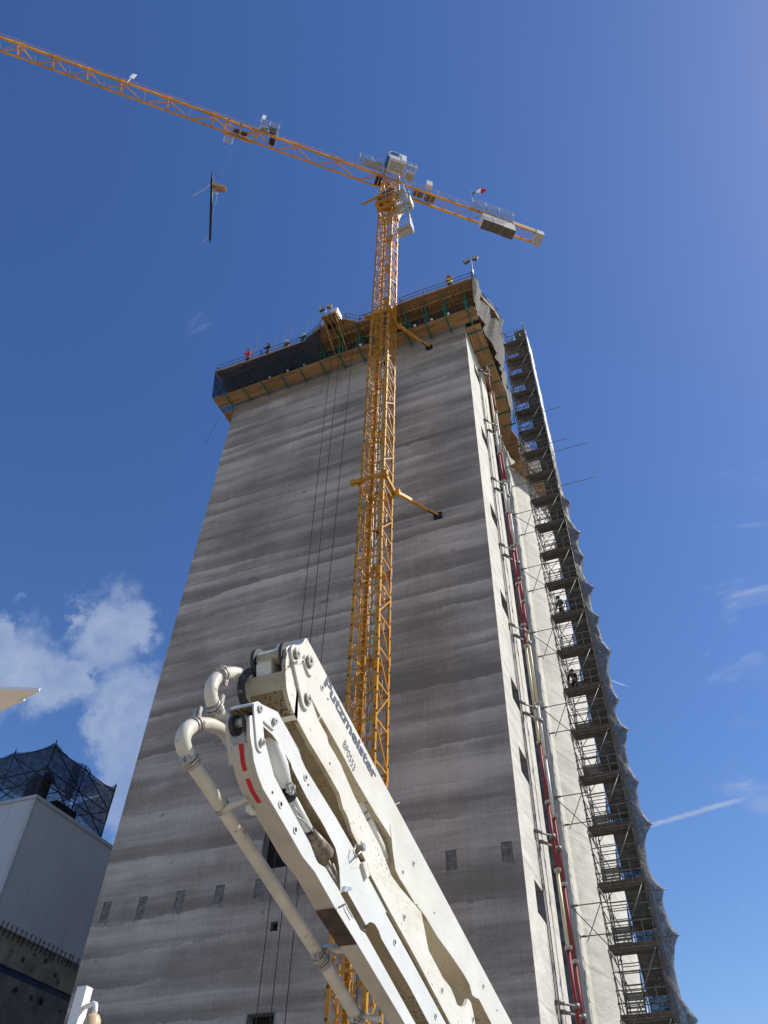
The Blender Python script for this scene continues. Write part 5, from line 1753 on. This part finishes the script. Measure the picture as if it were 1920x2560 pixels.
S1 = A_(ZA, (1045, 65), (1062, 72)) + [(1282.6, 2560), (1475, 2918), (1422, 2918)] + \
     A_(ZB_, (1480, 1146), (1385, 958), (1362, 950), (1335, 930), (1315, 850), (1270, 770), (1170, 622), (1070, 485), (985, 340), (905, 232)) + \
     A_(ZC_, (1290, 1700), (1255, 1520), (1228, 1360), (1195, 1302), (1090, 1140), (905, 825), (780, 585), (700, 440), (590, 250), (480, 40)) + \
     A_(ZA, (1048, 620), (1000, 470), (962, 360), (860, 330), (818, 260), (822, 185), (858, 152), (985, 146), (1018, 118))
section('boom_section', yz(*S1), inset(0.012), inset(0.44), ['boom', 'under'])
S2 = A_(ZA, (935, 1010), (885, 905), (838, 770), (812, 650), (803, 520), (803, 330), (822, 235), (866, 205), (925, 235), (962, 340), (1000, 470), (1040, 600), (1062, 670)) + \
     A_(ZC_, (560, 285), (640, 430), (655, 500), (715, 600), (770, 700), (785, 740), (880, 960), (1000, 1200), (1120, 1430), (1220, 1690), (1300, 1800), (1490, 2020)) + \
     A_(ZB_, (1000, 590), (1110, 800), (1165, 870), (1195, 940), (1215, 1000), (1250, 1022), (1280, 1000), (1297, 955), (1320, 985), (1335, 1050), (1352, 1146), (1362, 1240), (1340, 1330), (1290, 1370)) + \
     A_(ZB_, (1165, 1146), (905, 650), (705, 290), (552, 0)) + A_(ZC_, (1005, 1590), (935, 1450), (908, 1390), (862, 1290), (832, 1180), (802, 1110), (787, 1090), (752, 950), (622, 720), (482, 490), (392, 320), (345, 240))
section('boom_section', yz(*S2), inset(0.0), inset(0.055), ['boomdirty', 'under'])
# inner box of the second section, behind its near cheek
S2i = [p for p in S2]
S2box = A_(ZA, (935, 1010), (885, 905), (838, 770), (812, 650), (803, 520), (803, 440), (1000, 470), (1062, 670)) + \
     A_(ZC_, (640, 430), (770, 700), (880, 960), (1000, 1200), (1120, 1430), (1220, 1690), (1300, 1800), (1490, 2020)) + \
     A_(ZB_, (1000, 590), (1110, 800), (1165, 870), (1195, 950), (1310, 1200), (1290, 1340)) + \
     A_(ZB_, (1165, 1146), (905, 650), (705, 290), (552, 0)) + A_(ZC_, (1005, 1590), (908, 1390), (832, 1180), (752, 950), (622, 720), (482, 490), (392, 320), (345, 240))
section('boom_box', yz(*S2box), inset(0.0565), inset(0.50), ['boom', 'under', 'under_shaded'])
S2far = A_(ZA, (935, 1010), (885, 905), (838, 770), (812, 650), (803, 520), (803, 330), (822, 235), (866, 205), (925, 235), (962, 340), (1000, 470), (1062, 670), (1120, 850))
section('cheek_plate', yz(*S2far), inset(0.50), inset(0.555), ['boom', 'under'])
S3 = A_(ZA, (442, 840), (455, 812), (472, 800), (500, 800), (740, 915), (790, 1010), (1000, 1380)) + \
     A_(ZC_, (300, 370), (408, 560), (432, 640), (468, 720), (738, 1160), (898, 1440), (992, 1625), (1205, 2020)) + \
     A_(ZB_, (690, 305), (885, 660), (1148, 1146), (1262, 1355), (1130, 1350), (1020, 1146), (870, 860), (740, 640), (660, 500), (640, 440), (612, 392), (590, 378), (570, 378), (556, 390), (545, 400), (400, 140), (352, 158)) + \
     A_(ZC_, (782, 1800), (772, 1620), (757, 1530), (737, 1440), (622, 1220), (482, 990), (392, 810), (347, 720), (337, 680), (272, 570), (172, 420), (62, 320))
section('boom_section', yz(*S3), inset(0.03), inset(0.32), ['boomlow', 'under_shaded'])
S4 = A_(ZD, (915, 860), (925, 832), (950, 828), (1010, 900), (1045, 960), (1080, 1080), (1112, 1210), (1190, 1500), (1255, 1630), (1310, 1735)) + \
     A_(ZC_, (370, 1160), (430, 1270), (500, 1400), (552, 1540), (575, 1578), (640, 1620), (700, 1722), (775, 1842)) + \
     A_(ZB_, (345, 160), (500, 440), (530, 457), (558, 505), (912, 1146), (1030, 1355), (962, 1355), (830, 1146), (470, 540), (300, 265), (152, 0)) + \
     A_(ZD, (1504, 2400), (1340, 2110), (1200, 1870), (1062, 1640), (1002, 1480), (962, 1330), (950, 1220), (922, 1060))
WD4 = 0.275
def far4(a, b):
    return inset(WD4 - 0.06 * max(0.0, min(1.0, (a - 8.2) / 3.2)))
q = MB()
q.prism(yz(*S4), 0, inset(0.06), inset(0.015), 0, 1)
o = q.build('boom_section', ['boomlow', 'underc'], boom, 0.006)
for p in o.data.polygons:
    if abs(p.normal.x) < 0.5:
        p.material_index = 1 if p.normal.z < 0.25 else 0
S4b = A_(ZD, (945, 1120), (1000, 1105), (1090, 1130), (1112, 1210), (1190, 1500), (1310, 1735)) + \
     A_(ZC_, (430, 1270), (552, 1540), (640, 1620), (775, 1842)) + \
     A_(ZB_, (345, 160), (500, 440), (912, 1146), (1030, 1355), (962, 1355), (830, 1146), (470, 540), (300, 265), (152, 0)) + \
     A_(ZD, (1504, 2400), (1340, 2110), (1200, 1870), (1062, 1640), (1002, 1480), (962, 1330), (950, 1220))
q = MB()
q.prism(yz(*S4b), 0, far4, inset(0.061), 0, 1)
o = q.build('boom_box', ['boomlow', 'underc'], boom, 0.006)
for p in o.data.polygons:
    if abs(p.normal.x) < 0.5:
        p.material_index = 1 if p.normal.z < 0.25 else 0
S4far = A_(ZD, (915, 860), (925, 832), (950, 828), (1010, 900), (1045, 960), (1080, 1080), (1112, 1210), (1150, 1330), (962, 1330), (950, 1220), (922, 1060))
q = MB()
q.prism(yz(*S4far), 0, inset(WD4 + 0.045), inset(WD4), 0, 1)
q.build('cheek_plate', ['boomlow', 'underc'], boom, 0.006)
q = MB()
c0 = yz(ZD(960, 880))[0]
q.tube([(inset(0.06), *c0), (inset(WD4), *c0)], 0.05, 14)
c1 = yz(ZA(900, 285))[0]
q.tube([(inset(0.06), *c1), (inset(0.24), *c1)], 0.085, 18)
q.build('hinge_pin', 'clamp', boom)
q = MB()
q.prism(yz(*A_(ZA, (822, 480), (815, 300), (835, 235), (880, 200), (930, 230), (955, 330), (990, 480))), 0, inset(0.44), inset(0.22))
q.build('hinge_block', 'boom', boom, 0.02)
# dark elastic rings by the hinges
for c_, x0, x1, r in ((yz(ZA(885, 285))[0], 0.056, 0.10, 0.20), (yz(ZA(885, 285))[0], 0.45, 0.495, 0.20), (yz(ZD(965, 900))[0], 0.061, 0.10, 0.115), (yz(ZD(965, 900))[0], WD4 - 0.05, WD4 - 0.005, 0.115)):
    q = MB()
    q.tube([(inset(x0), *c_), (inset(x1), *c_)], r, 24)
    q.build('hinge_ring', 'rubber', boom)

# capsule link plates
def capsule(p, q_, r, n=9):
    a, b = V((p[0], p[1], 0)), V((q_[0], q_[1], 0))
    d = (b - a).normalized()
    s = V((-d.y, d.x, 0))
    pts = []
    for k in range(n):
        t = math.pi * k / (n - 1)
        pts.append(b + (d * math.sin(t) + s * math.cos(t)) * r)
    for k in range(n):
        t = math.pi * k / (n - 1)
        pts.append(a + (-d * math.sin(t) - s * math.cos(t)) * r)
    return [(p_.x, p_.y) for p_ in pts]
def link(pa, pb, r, x0, x1, mat='boom'):
    q = MB()
    q.prism(capsule(yz(pa)[0], yz(pb)[0], r), 0, inset(x0), inset(x1))
    return q.build('link_plate', mat, boom, 0.006)
link(ZA(893, 262), ZA(1012, 790), 0.125, -0.001, -0.036)
link(ZA(1050, 345), ZA(1075, 420), 0.105, 0.0115, -0.020)
link(ZA(500, 885), ZA(668, 1040), 0.085, 0.029, 0.008, 'boomlow')
link(ZA(478, 900), ZA(512, 1290), 0.090, 0.0145, -0.006, 'boomlow')
# pins, bosses and lifting holes
def boss(p, r, x0, x1, hole=0.5, mat='clamp'):
    c_ = yz(p)[0]
    q = MB()
    q.tube([(inset(x0), *c_), (inset(x1), *c_)], r, 20, 0)
    q.tube([(inset(x1) - 0.002, *c_), (inset(x1) + 0.004, *c_)], r * hole, 14, 1)
    q.build('pin', [mat, 'hole'], boom, 0.003)
for p in ((890, 262), (1020, 780)):
    boss(ZA(*p), 0.062, -0.03, -0.075, 0.35)
boss(ZA(1052, 342), 0.075, -0.015, -0.06, 0.4)
for p, x in (((495, 888), 0.008), ((672, 1030), 0.008), ((515, 1270), -0.006)):
    boss(ZA(*p), 0.042, x + 0.005, x - 0.035, 0.35)
for f, p, x in ((ZA, (1230, 640), 0.012), (ZC_, (465, 802), 0.03), (ZC_, (230, 1045), 0.015), (ZC_, (362, 1276), 0.015), (ZC_, (1425, 1580), 0.012), (ZC_, (1325, 1660), 0.012),
                (ZB_, (815, 338), 0.0), (ZB_, (758, 525), 0.03), (ZB_, (1100, 890), 0.0), (ZB_, (1065, 1085), 0.03), (ZB_, (1416, 860), 0.012), (ZB_, (1332, 1110), 0.0)):
    boss(f(*p), 0.046, x, x - 0.012, 0.55, 'boomlow')
for f, p, x in ((ZA, (1297, 770), 0.012), (ZC_, (158, 940), 0.015), (ZC_, (665, 680), 0.0), (ZB_, (1520, 1043), 0.012), (ZB_, (1047, 308), 0.012), (ZC_, (490, 870), 0.03)):
    boss(f(*p), 0.016, x, x - 0.003, 0.9, 'hole')
q = MB()
a, b = yz(ZA(850, 385))[0], yz(ZA(975, 370))[0]
q.prism([(a[0], a[1]), (b[0], b[1]), (b[0], b[1] + 0.07), (a[0], a[1] + 0.07)], 0, inset(-0.036), inset(-0.046))
q.build('keeper_plate', 'boom', boom, 0.004)
q = MB()
for p in ((850, 365), (880, 360), (962, 350)):
    c_ = yz(ZA(*p))[0]
    q.tube([(inset(-0.046), *c_), (inset(-0.07), *c_)], 0.018, 6)
q.build('bolt', 'clamp', boom)
# weld seams across the plates and dark ragged rings round the main pins
def seam(p0, p1, x):
    q = MB()
    a, b = yz(p0)[0], yz(p1)[0]
    n = 14
    q.tube([(inset(x), a[0] + (b[0] - a[0]) * k / n + random.uniform(-0.002, 0.002), a[1] + (b[1] - a[1]) * k / n + random.uniform(-0.003, 0.003)) for k in range(n + 1)], 0.006, 6)
    q.build('weld_seam', 'boomdirty', boom)
seam(ZA(985, 1105), ZA(1168, 1030), 0.001)
seam(ZC_(1035, 1475), ZC_(1110, 1420), 0.001)
seam(ZC_(1060, 1600), ZC_(1165, 1535), 0.001)
seam(ZB_(740, 310), ZB_(835, 250), 0.001)
seam(ZC_(560, 300), ZC_(640, 180), 0.013)
seam(ZC_(1100, 1135), ZC_(1300, 1030), 0.013)
seam(ZC_(600, 1180), ZC_(690, 1120), 0.031)
seam(ZC_(880, 1620), ZC_(985, 1600), 0.031)
for p, x, r in (((890, 262), -0.036, 0.085), ((1020, 780), -0.036, 0.085), ((1052, 342), -0.020, 0.095)):
    c_ = yz(ZA(*p))[0]
    q = MB()
    n = 22
    q.prism([(c_[0] + r * math.cos(2 * PI * k / n) * random.uniform(0.88, 1.12), c_[1] - 0.008 + r * math.sin(2 * PI * k / n) * random.uniform(0.88, 1.2)) for k in range(n)], 0, inset(x + 0.002), inset(x - 0.0025))
    q.build('dark_ring', 'ring_dark', boom)
# overlay plate edge on the outer section
q = MB()
pl = A_(ZC_, (1212, 1225), (1240, 1500), (1262, 1640), (1300, 1720), (1370, 1830), (1440, 1950), (1470, 1950), (1480, 1900), (1440, 1800), (1330, 1560), (1270, 1420), (1235, 1290))
q.prism(yz(*pl), 0, inset(0.0118), inset(0.004))
q.build('overlay_plate', 'boom', boom, 0.003)

# hydraulic cylinders in the gaps
q = MB()
def tub(pts, r, xo, n=14, mi=0):
    P = [(inset(xo), *yz(p, X=inset(xo))[0]) for p in pts]
    q.tube(P, r, n, mi)
tub(A_(ZC_, (930, 1010), (1195, 1610)), 0.075, 0.16)
o = q.build('hydraulic_cylinder', 'boom', boom)
q = MB()
tub(A_(ZC_, (1195, 1600), (1245, 1700)), 0.082, 0.16)
q.build('cylinder_foot', 'clamp', o)
for p0, p1 in (((1160, 1540), (1166, 1553)), ((1172, 1568), (1178, 1580)), ((960, 1120), (964, 1130)), ((985, 1180), (988, 1188))):
    q = MB()
    tub(A_(ZC_, p0, p1), 0.08, 0.16)
    q.build('cylinder_collar', 'clamp', o)
q = MB()
tub(A_(ZC_, (120, 420), (215, 700), (268, 880)), [0.09, 0.10, 0.075], 0.12)
o = q.build('hydraulic_cylinder', 'boomlow', boom)
q = MB()
tub(A_(ZC_, (285, 940), (312, 975)), 0.088, 0.12)
q.build('cylinder_gland', 'hole', o)
q = MB()
tub(A_(ZC_, (470, 1262), (482, 1290)), 0.062, 0.12)
q.build('cylinder_collar', 'hole', o)
q = MB()
tub(A_(ZC_, (315, 980), (470, 1270)), 0.058, 0.12)
q.build('cylinder_rod', 'boomlow', o)
q = MB()
tub(A_(ZC_, (485, 1290), (580, 1430), (625, 1500)), [0.062, 0.10, 0.115], 0.14)
tub(A_(ZC_, (610, 1520), (770, 1820)), 0.045, 0.14)
q.build('cylinder_knuckle', 'grime', o)
q = MB()
for pts in (((330, 1060), (390, 1130), (470, 1250)), ((350, 1150), (430, 1200), (510, 1290)), ((640, 1600), (700, 1700), (745, 1780)), ((690, 1580), (730, 1680), (760, 1790))):
    tub(A_(ZC_, *pts), 0.012, 0.07, 6)
for p in ((240, 900), (262, 885), (285, 905), (270, 950), (245, 930)):
    c_ = yz(ZC_(*p), X=inset(0.1))[0]
    q.box((inset(0.03), *c_), (0.05, 0.035, 0.05))
q.build('hydraulic_line', 'clamp', o)

# clip bracket and grey block in the lower part
q = MB()
pl = yz(*A_(ZB_, (352, 160), (410, 130), (545, 400), (530, 450), (505, 440)), X=inset(0.10))
q.prism(pl, 0, inset(0.16), inset(0.10))
q.build('rest_block', 'grime', boom, 0.005)
q = MB()
pl = yz(*A_(ZB_, (368, 105), (405, 112), (412, 140), (356, 152)), X=inset(0.0))
q.prism(pl, 0, inset(0.028), inset(-0.02))
q.build('rest_bracket', 'galv', boom, 0.003)
q = MB()
pl = yz(*A_(ZC_, (955, 1580), (985, 1560), (1020, 1690), (995, 1720)), X=inset(0.0))
q.prism(pl, 0, inset(0.03), inset(-0.015))
q.build('rest_bracket', 'boom', boom, 0.003)
q = MB()
c_ = [yz(p, X=inset(-0.02))[0] for p in A_(ZC_, (940, 1390), (960, 1420), (950, 1470), (925, 1490), (885, 1530), (875, 1480), (890, 1420))]
q.tube([(inset(-0.03), *p) for p in c_], 0.012, 6)
q.tube([(inset(-0.02), *yz(ZC_(940, 1440))[0]), (inset(-0.06), *yz(ZC_(940, 1440))[0])], 0.05, 10)
q.build('sensor', 'clamp', boom)
q = MB()
c_ = [yz(p, X=inset(-0.01))[0] for p in A_(ZB_, (378, 245), (385, 275), (420, 335), (425, 345))]
q.tube([(inset(-0.012), *p) for p in c_], 0.008, 6)
q.build('cable', 'clamp', boom)
q = MB()
q.tube([(inset(0.0), *yz(ZB_(318, 270))[0]), (inset(-0.10), *yz(ZB_(322, 245))[0])], 0.012, 6)
q.build('cable_hook', 'clamp', boom)

# red reflective stripes and rusty rubbing plate on the belly of the lowest section
low = yz(*(A_(ZD, (936, 1120), (950, 1220), (962, 1330), (1002, 1480), (1062, 1640), (1200, 1870), (1340, 2110), (1504, 2400)) + A_(ZB_, (152, 0), (300, 265), (470, 540), (830, 1146))))
def belly(i0f, i1f, f0, f1, name, mat, off=0.004, width=None):
    L = [0]
    for i in range(len(low) - 1):
        L.append(L[-1] + math.dist(low[i], low[i + 1]))
    def pt(s):
        for i in range(len(low) - 1):
            if s <= L[i + 1] or i == len(low) - 2:
                f = (s - L[i]) / (L[i + 1] - L[i])
                d = V((low[i + 1][0] - low[i][0], low[i + 1][1] - low[i][1], 0)).normalized()
                nrm = V((d.y, -d.x, 0))
                if nrm.y > 0:
                    nrm = -nrm
                return V((low[i][0] + (low[i + 1][0] - low[i][0]) * f, low[i][1] + (low[i + 1][1] - low[i][1]) * f, 0)) + nrm * off
    rows = []
    n = 12
    for k in range(n + 1):
        p = pt(L[-1] * (i0f + (i1f - i0f) * k / n))
        w = inset(0.06) - far4(p.x, p.y)
        x0 = inset(0.015) - (0.045 + w) * f0
        x1 = inset(0.015) - (0.045 + w) * f1
        rows.append([(x0, p.x, p.y), (x1, p.x, p.y)])
    q = MB()
    q.grid(rows, 0, False)
    return q.build(name, mat, boom)
def sfrac(p):
    """arc fraction along the belly line nearest to a surveyed point"""
    t_ = yz(p)[0]
    L = [0]
    best = (9e9, 0)
    for i in range(len(low) - 1):
        a, b = V((*low[i], 0)), V((*low[i + 1], 0))
        d = b - a
        f = max(0, min(1, (V((*t_, 0)) - a).dot(d) / d.length_squared))
        e = (a + d * f - V((*t_, 0))).length
        if e < best[0]:
            best = (e, L[-1] + d.length * f)
        L.append(L[-1] + d.length)
    return best[1] / L[-1]
f_a, f_b, f_c, f_d = sfrac(R4(545, 660)) + 0.0, sfrac(R4(572, 860)), sfrac(R4(588, 905)), sfrac(R4(660, 1045))
belly(max(0.0, f_a - 0.0), f_b, 0.40, 0.60, 'reflective_stripe', 'stripe')
belly(f_c, f_d, 0.40, 0.60, 'reflective_stripe', 'stripe')
belly(sfrac(ZB_(302, 268)), sfrac(ZB_(468, 538)), 0.0, 1.0, 'rubbing_plate', 'rust', 0.012)

# lettering on the outer section's side plate
def lettering(txt, base_a, base_b, cap, name, bold=0.0, shear=0.0, X=0.012, bolder=0.0):
    cu = bpy.data.curves.new(name, 'FONT')
    cu.body = txt
    cu.size = 1.0
    cu.offset = bold
    cu.shear = shear
    cu.extrude = 0.0
    tmp = bpy.data.objects.new(name, cu)
    COL.objects.link(tmp)
    bpy.context.view_layer.update()
    dg = bpy.context.evaluated_depsgraph_get()
    me = bpy.data.meshes.new_from_object(tmp.evaluated_get(dg))
    bpy.data.objects.remove(tmp)
    xs = [v.co.x for v in me.vertices]
    ys = [v.co.y for v in me.vertices]
    A, B = V((*yz(base_a)[0], 0)), V((*yz(base_b)[0], 0))
    C = V((*yz(cap)[0], 0))
    d = B - A
    e = d.normalized()
    nrm = V((-e.y, e.x, 0))
    h = abs((C - A).dot(nrm))
    sx = d.length / (max(xs) - min(xs))
    ymax = max(ys)
    for v in me.vertices:
        p = A + e * ((v.co.x - min(xs)) * sx) + nrm * (v.co.y / ymax * h)
        v.co = (inset(X) + 0.004, p.x, p.y)
    org = boom.location
    if bolder:
        vs0 = [v.co.copy() for v in me.vertices]
        fs0 = [list(p.vertices) for p in me.polygons]
        n0 = len(vs0)
        sh = e * (bolder * sx)
        me2 = bpy.data.meshes.new(name)
        me2.from_pydata([tuple(v) for v in vs0] + [(v.x + 0.0015, v.y + sh.x, v.z + sh.y) for v in vs0], [], fs0 + [[i + n0 for i in f] for f in fs0])
        me = me2
    for v in me.vertices:
        v.co -= org
    me.materials.append(MAT['letter'])
    o = bpy.data.objects.new(name, me)
    COL.objects.link(o)
    o.parent = boom
    return o
lettering('Putzmeister', R4(973, 352), R4(1276, 935), R4(1000, 318), 'maker_lettering', 0.020, 0.12, bolder=0.035)
lettering('BP0553', R4(1086, 718), R4(1150, 878), R4(1108, 702), 'number_lettering', 0.0)

# delivery pipes along the far side of the boom
XQ = 0.62
def pipe(name, pts, r, xo, mat='pipe', n=16, parent=None):
    q = MB()
    P = [(inset(xo), *yz(p, X=inset(xo))[0]) for p in pts]
    # smooth the polyline
    for _ in range(2):
        Q = [P[0]]
        for i in range(len(P) - 1):
            a, b = V(P[i]), V(P[i + 1])
            Q += [tuple(a.lerp(b, 0.25)), tuple(a.lerp(b, 0.75))]
        Q.append(P[-1])
        P = Q
    q.tube(P, r, n)
    return q.build(name, mat, parent or boom)
PR = 0.078
p1 = pipe('delivery_pipe', [ZD(248, 1340), (556, 2018), (803, 2395), (888, 2538), (1005, 2740)], PR, XQ)
e1 = pipe('pipe_elbow', A_(ZD, (240, 1300), (175, 1200), (158, 1090), (205, 985), (300, 940)), PR * 1.08, XQ)
e2 = pipe('pipe_elbow', A_(ZD, (300, 940), (430, 925), (545, 965), (640, 1040), (690, 1130), (705, 1190)), PR * 0.98, XQ)
pipe('delivery_pipe', A_(ZD, (700, 1180), (740, 1270), (800, 1380)), PR * 0.92, XQ)
pipe('pipe_elbow', A_(ZD, (500, 720), (470, 610), (480, 500), (530, 420), (590, 380)), PR, XQ + 0.02)
pipe('pipe_elbow', A_(ZD, (600, 375), (720, 360), (830, 390), (920, 450), (960, 540)), PR, XQ - 0.02)
pipe('delivery_pipe', A_(ZD, (505, 725), (600, 850), (720, 1010), (800, 1120)), PR, XQ + 0.02)
def coupling(p0, p1, r, xo, lug):
    q = MB()
    P = [V((inset(xo), *yz(p, X=inset(xo))[0])) for p in (p0, p1)]
    d = (P[1] - P[0]).normalized()
    m = (P[0] + P[1]) / 2
    for t_ in (-0.045, 0.0, 0.045):
        q.tube([m + d * (t_ - 0.016), m + d * (t_ + 0.016)], r * (1.22 if t_ else 1.32), 18)
    l_ = V((inset(xo), *yz(lug, X=inset(xo))[0]))
    l_ = m + (l_ - m).normalized() * r * 1.35
    q.box(tuple(l_), (0.06, 0.09, 0.09))
    q.box(tuple(l_ + V((0.05, 0, 0.02))), (0.03, 0.05, 0.14))
    q.tube([l_ + V((-0.04, 0, 0)), l_ + V((0.07, 0, 0))], 0.018, 8)
    q.build('coupling', 'clamp', boom)
coupling(ZD(225, 1300), ZD(262, 1360), PR, XQ, ZD(130, 1330))
coupling(ZD(280, 945), ZD(320, 930), PR, XQ, ZD(300, 830))
coupling(ZD(698, 1180), ZD(716, 1220), PR * 0.9, XQ, ZD(640, 1220))
coupling(ZD(500, 725), ZD(530, 765), PR, XQ + 0.02, ZD(600, 620))
coupling(ZD(580, 385), ZD(610, 372), PR, XQ, ZD(600, 480))
coupling(ZB_(150, 600), ZB_(178, 650), PR, XQ, ZB_(90, 630))
coupling(ZB_(185, 655), ZB_(212, 700), PR, XQ, ZB_(270, 640))
coupling(ZB_(440, 1070), ZB_(470, 1120), PR, XQ, ZB_(400, 1110))
for pts, r in ((A_(ZD, (600, 1905), (700, 1830), (880, 1750)), 0.035), (A_(ZB_, (195, 575), (260, 560), (300, 590), (365, 590)), 0.035), (A_(ZB_, (470, 1085), (540, 1090), (640, 1110)), 0.035)):
    P = [V((inset(XQ - (XQ - 0.24) * k / (len(pts) - 1)), 0, 0)) for k in range(len(pts))]
    PP = []
    for k, p in enumerate(pts):
        x = P[k].x
        w = at(*p, X=x)
        PP.append((x, w.y, w.z))
    q = MB()
    q.tube(PP, r, 8)
    q.build('pipe_bracket', 'pipe', boom)
q = MB()
P = A_(ZD, (885, 1790), (890, 1870), (930, 1900), (1010, 1890))
q.tube([(inset(0.28), *yz(p, X=inset(0.28))[0]) for p in P], 0.04, 10)
q.build('pipe_stub', 'boomlow', boom)
q = MB()
P = [(inset(XQ), *yz(p, X=inset(XQ))[0]) for p in A_(ZD, (575, 1925), (625, 1890))]
d = (V(P[1]) - V(P[0]))
mid = V((inset(XQ), *yz((556, 2018), X=inset(XQ))[0]))
dr = (V((inset(XQ), *yz((803, 2395), X=inset(XQ))[0])) - mid).normalized()
for t_ in (-0.02, 0.02):
    q.tube([mid + dr * (t_ - 0.012), mid + dr * (t_ + 0.012)], PR * 1.15, 16)
q.box(tuple(mid + V((0, -0.08, 0.02))), (0.08, 0.05, 0.08))
q.build('clamp_strap', 'clamp', boom)
pipe('rubber_hose', A_(ZA, (440, 430), (350, 470), (295, 560), (285, 690), (310, 790), (350, 850)), 0.048, 0.52, 'rubber', 12)

# ---------------------------------------------------------------- post with dome camera, and canopy slab
PY = 9.0
p_tl, p_tr = at(187, 2472, Y=PY), at(231, 2475, Y=PY)
pc = V((-7.98, PY, 0))
post = thing('camera_post', pc, 'white square steel post at the lower left corner carrying a beige dome camera', 'post')
q = MB()
q.b2((-8.12, PY, 0), (-7.965, PY + 0.135, 4.6))
q.build('mast', 'white', post, 0.006)
q = MB()
q.tube([(-7.97, PY + 0.05, 4.36), (-7.78, PY + 0.0, 4.38), (-7.72, PY - 0.03, 4.36), (-7.70, PY - 0.03, 4.30), (-7.70, PY - 0.03, 4.24)], 0.03, 10)
q.build('arm', 'white', post)
q = MB()
prof = [(0.03, 4.26), (0.07, 4.24), (0.10, 4.19), (0.112, 4.11), (0.112, 4.02)]
n = 20
rows = [[(-7.70 + r * math.cos(2 * PI * k / n), PY - 0.03 + r * math.sin(2 * PI * k / n), z) for k in range(n + 1)] for r, z in prof]
q.grid(rows)
dm = q.build('dome_camera', 'beige', post)
q = MB()
q.sphere((-7.70, PY - 0.03, 4.02), 0.105, 16, 8)
q.build('dome_glass', 'glass', dm)

zs_ = 9.0
q = MB()
cor = at(98, 1725.5, Z=zs_)
d1 = (at(0, 1722.5, Z=zs_) - cor).normalized()
d2 = (at(8, 1774, Z=zs_) - cor).normalized()
Lb = (at(8, 1774, Z=zs_) - cor).length
P = [cor, cor + d1 * 3.0, cor + d1 * 3.0 + d2 * Lb, cor + d2 * Lb]
q.prism([(p.x, p.y) for p in P], 2, zs_, zs_ + 0.035, 0)
cn = thing('canopy_panel', tuple(cor + d1 * 1.5), 'pale flat panel corner jutting in from the left edge against the clouds', 'panel')
q.build('panel', 'panelp', cn)
q = MB()
for a, b in ((P[0], P[1]), (P[3], P[0]), (P[2], P[3])):
    q.beam(a + V((0, 0, 0.015)), b + V((0, 0, 0.015)), 0.02, 0.06)
m_ = P[0].lerp(P[3], 0.4)
q.beam(m_ + V((0, 0, 0.0)), P[0].lerp(P[3], 0.55), 0.04, 0.09)
q.build('edge_trim', 'white', cn)
q = MB()
q.tube([tuple(cor + d1 * 2.6 + d2 * (Lb / 2)), tuple(cor + d1 * 2.6 + d2 * (Lb / 2) - V((0, 0, zs_)))], 0.06, 10)
q.build('mast', 'white', cn)
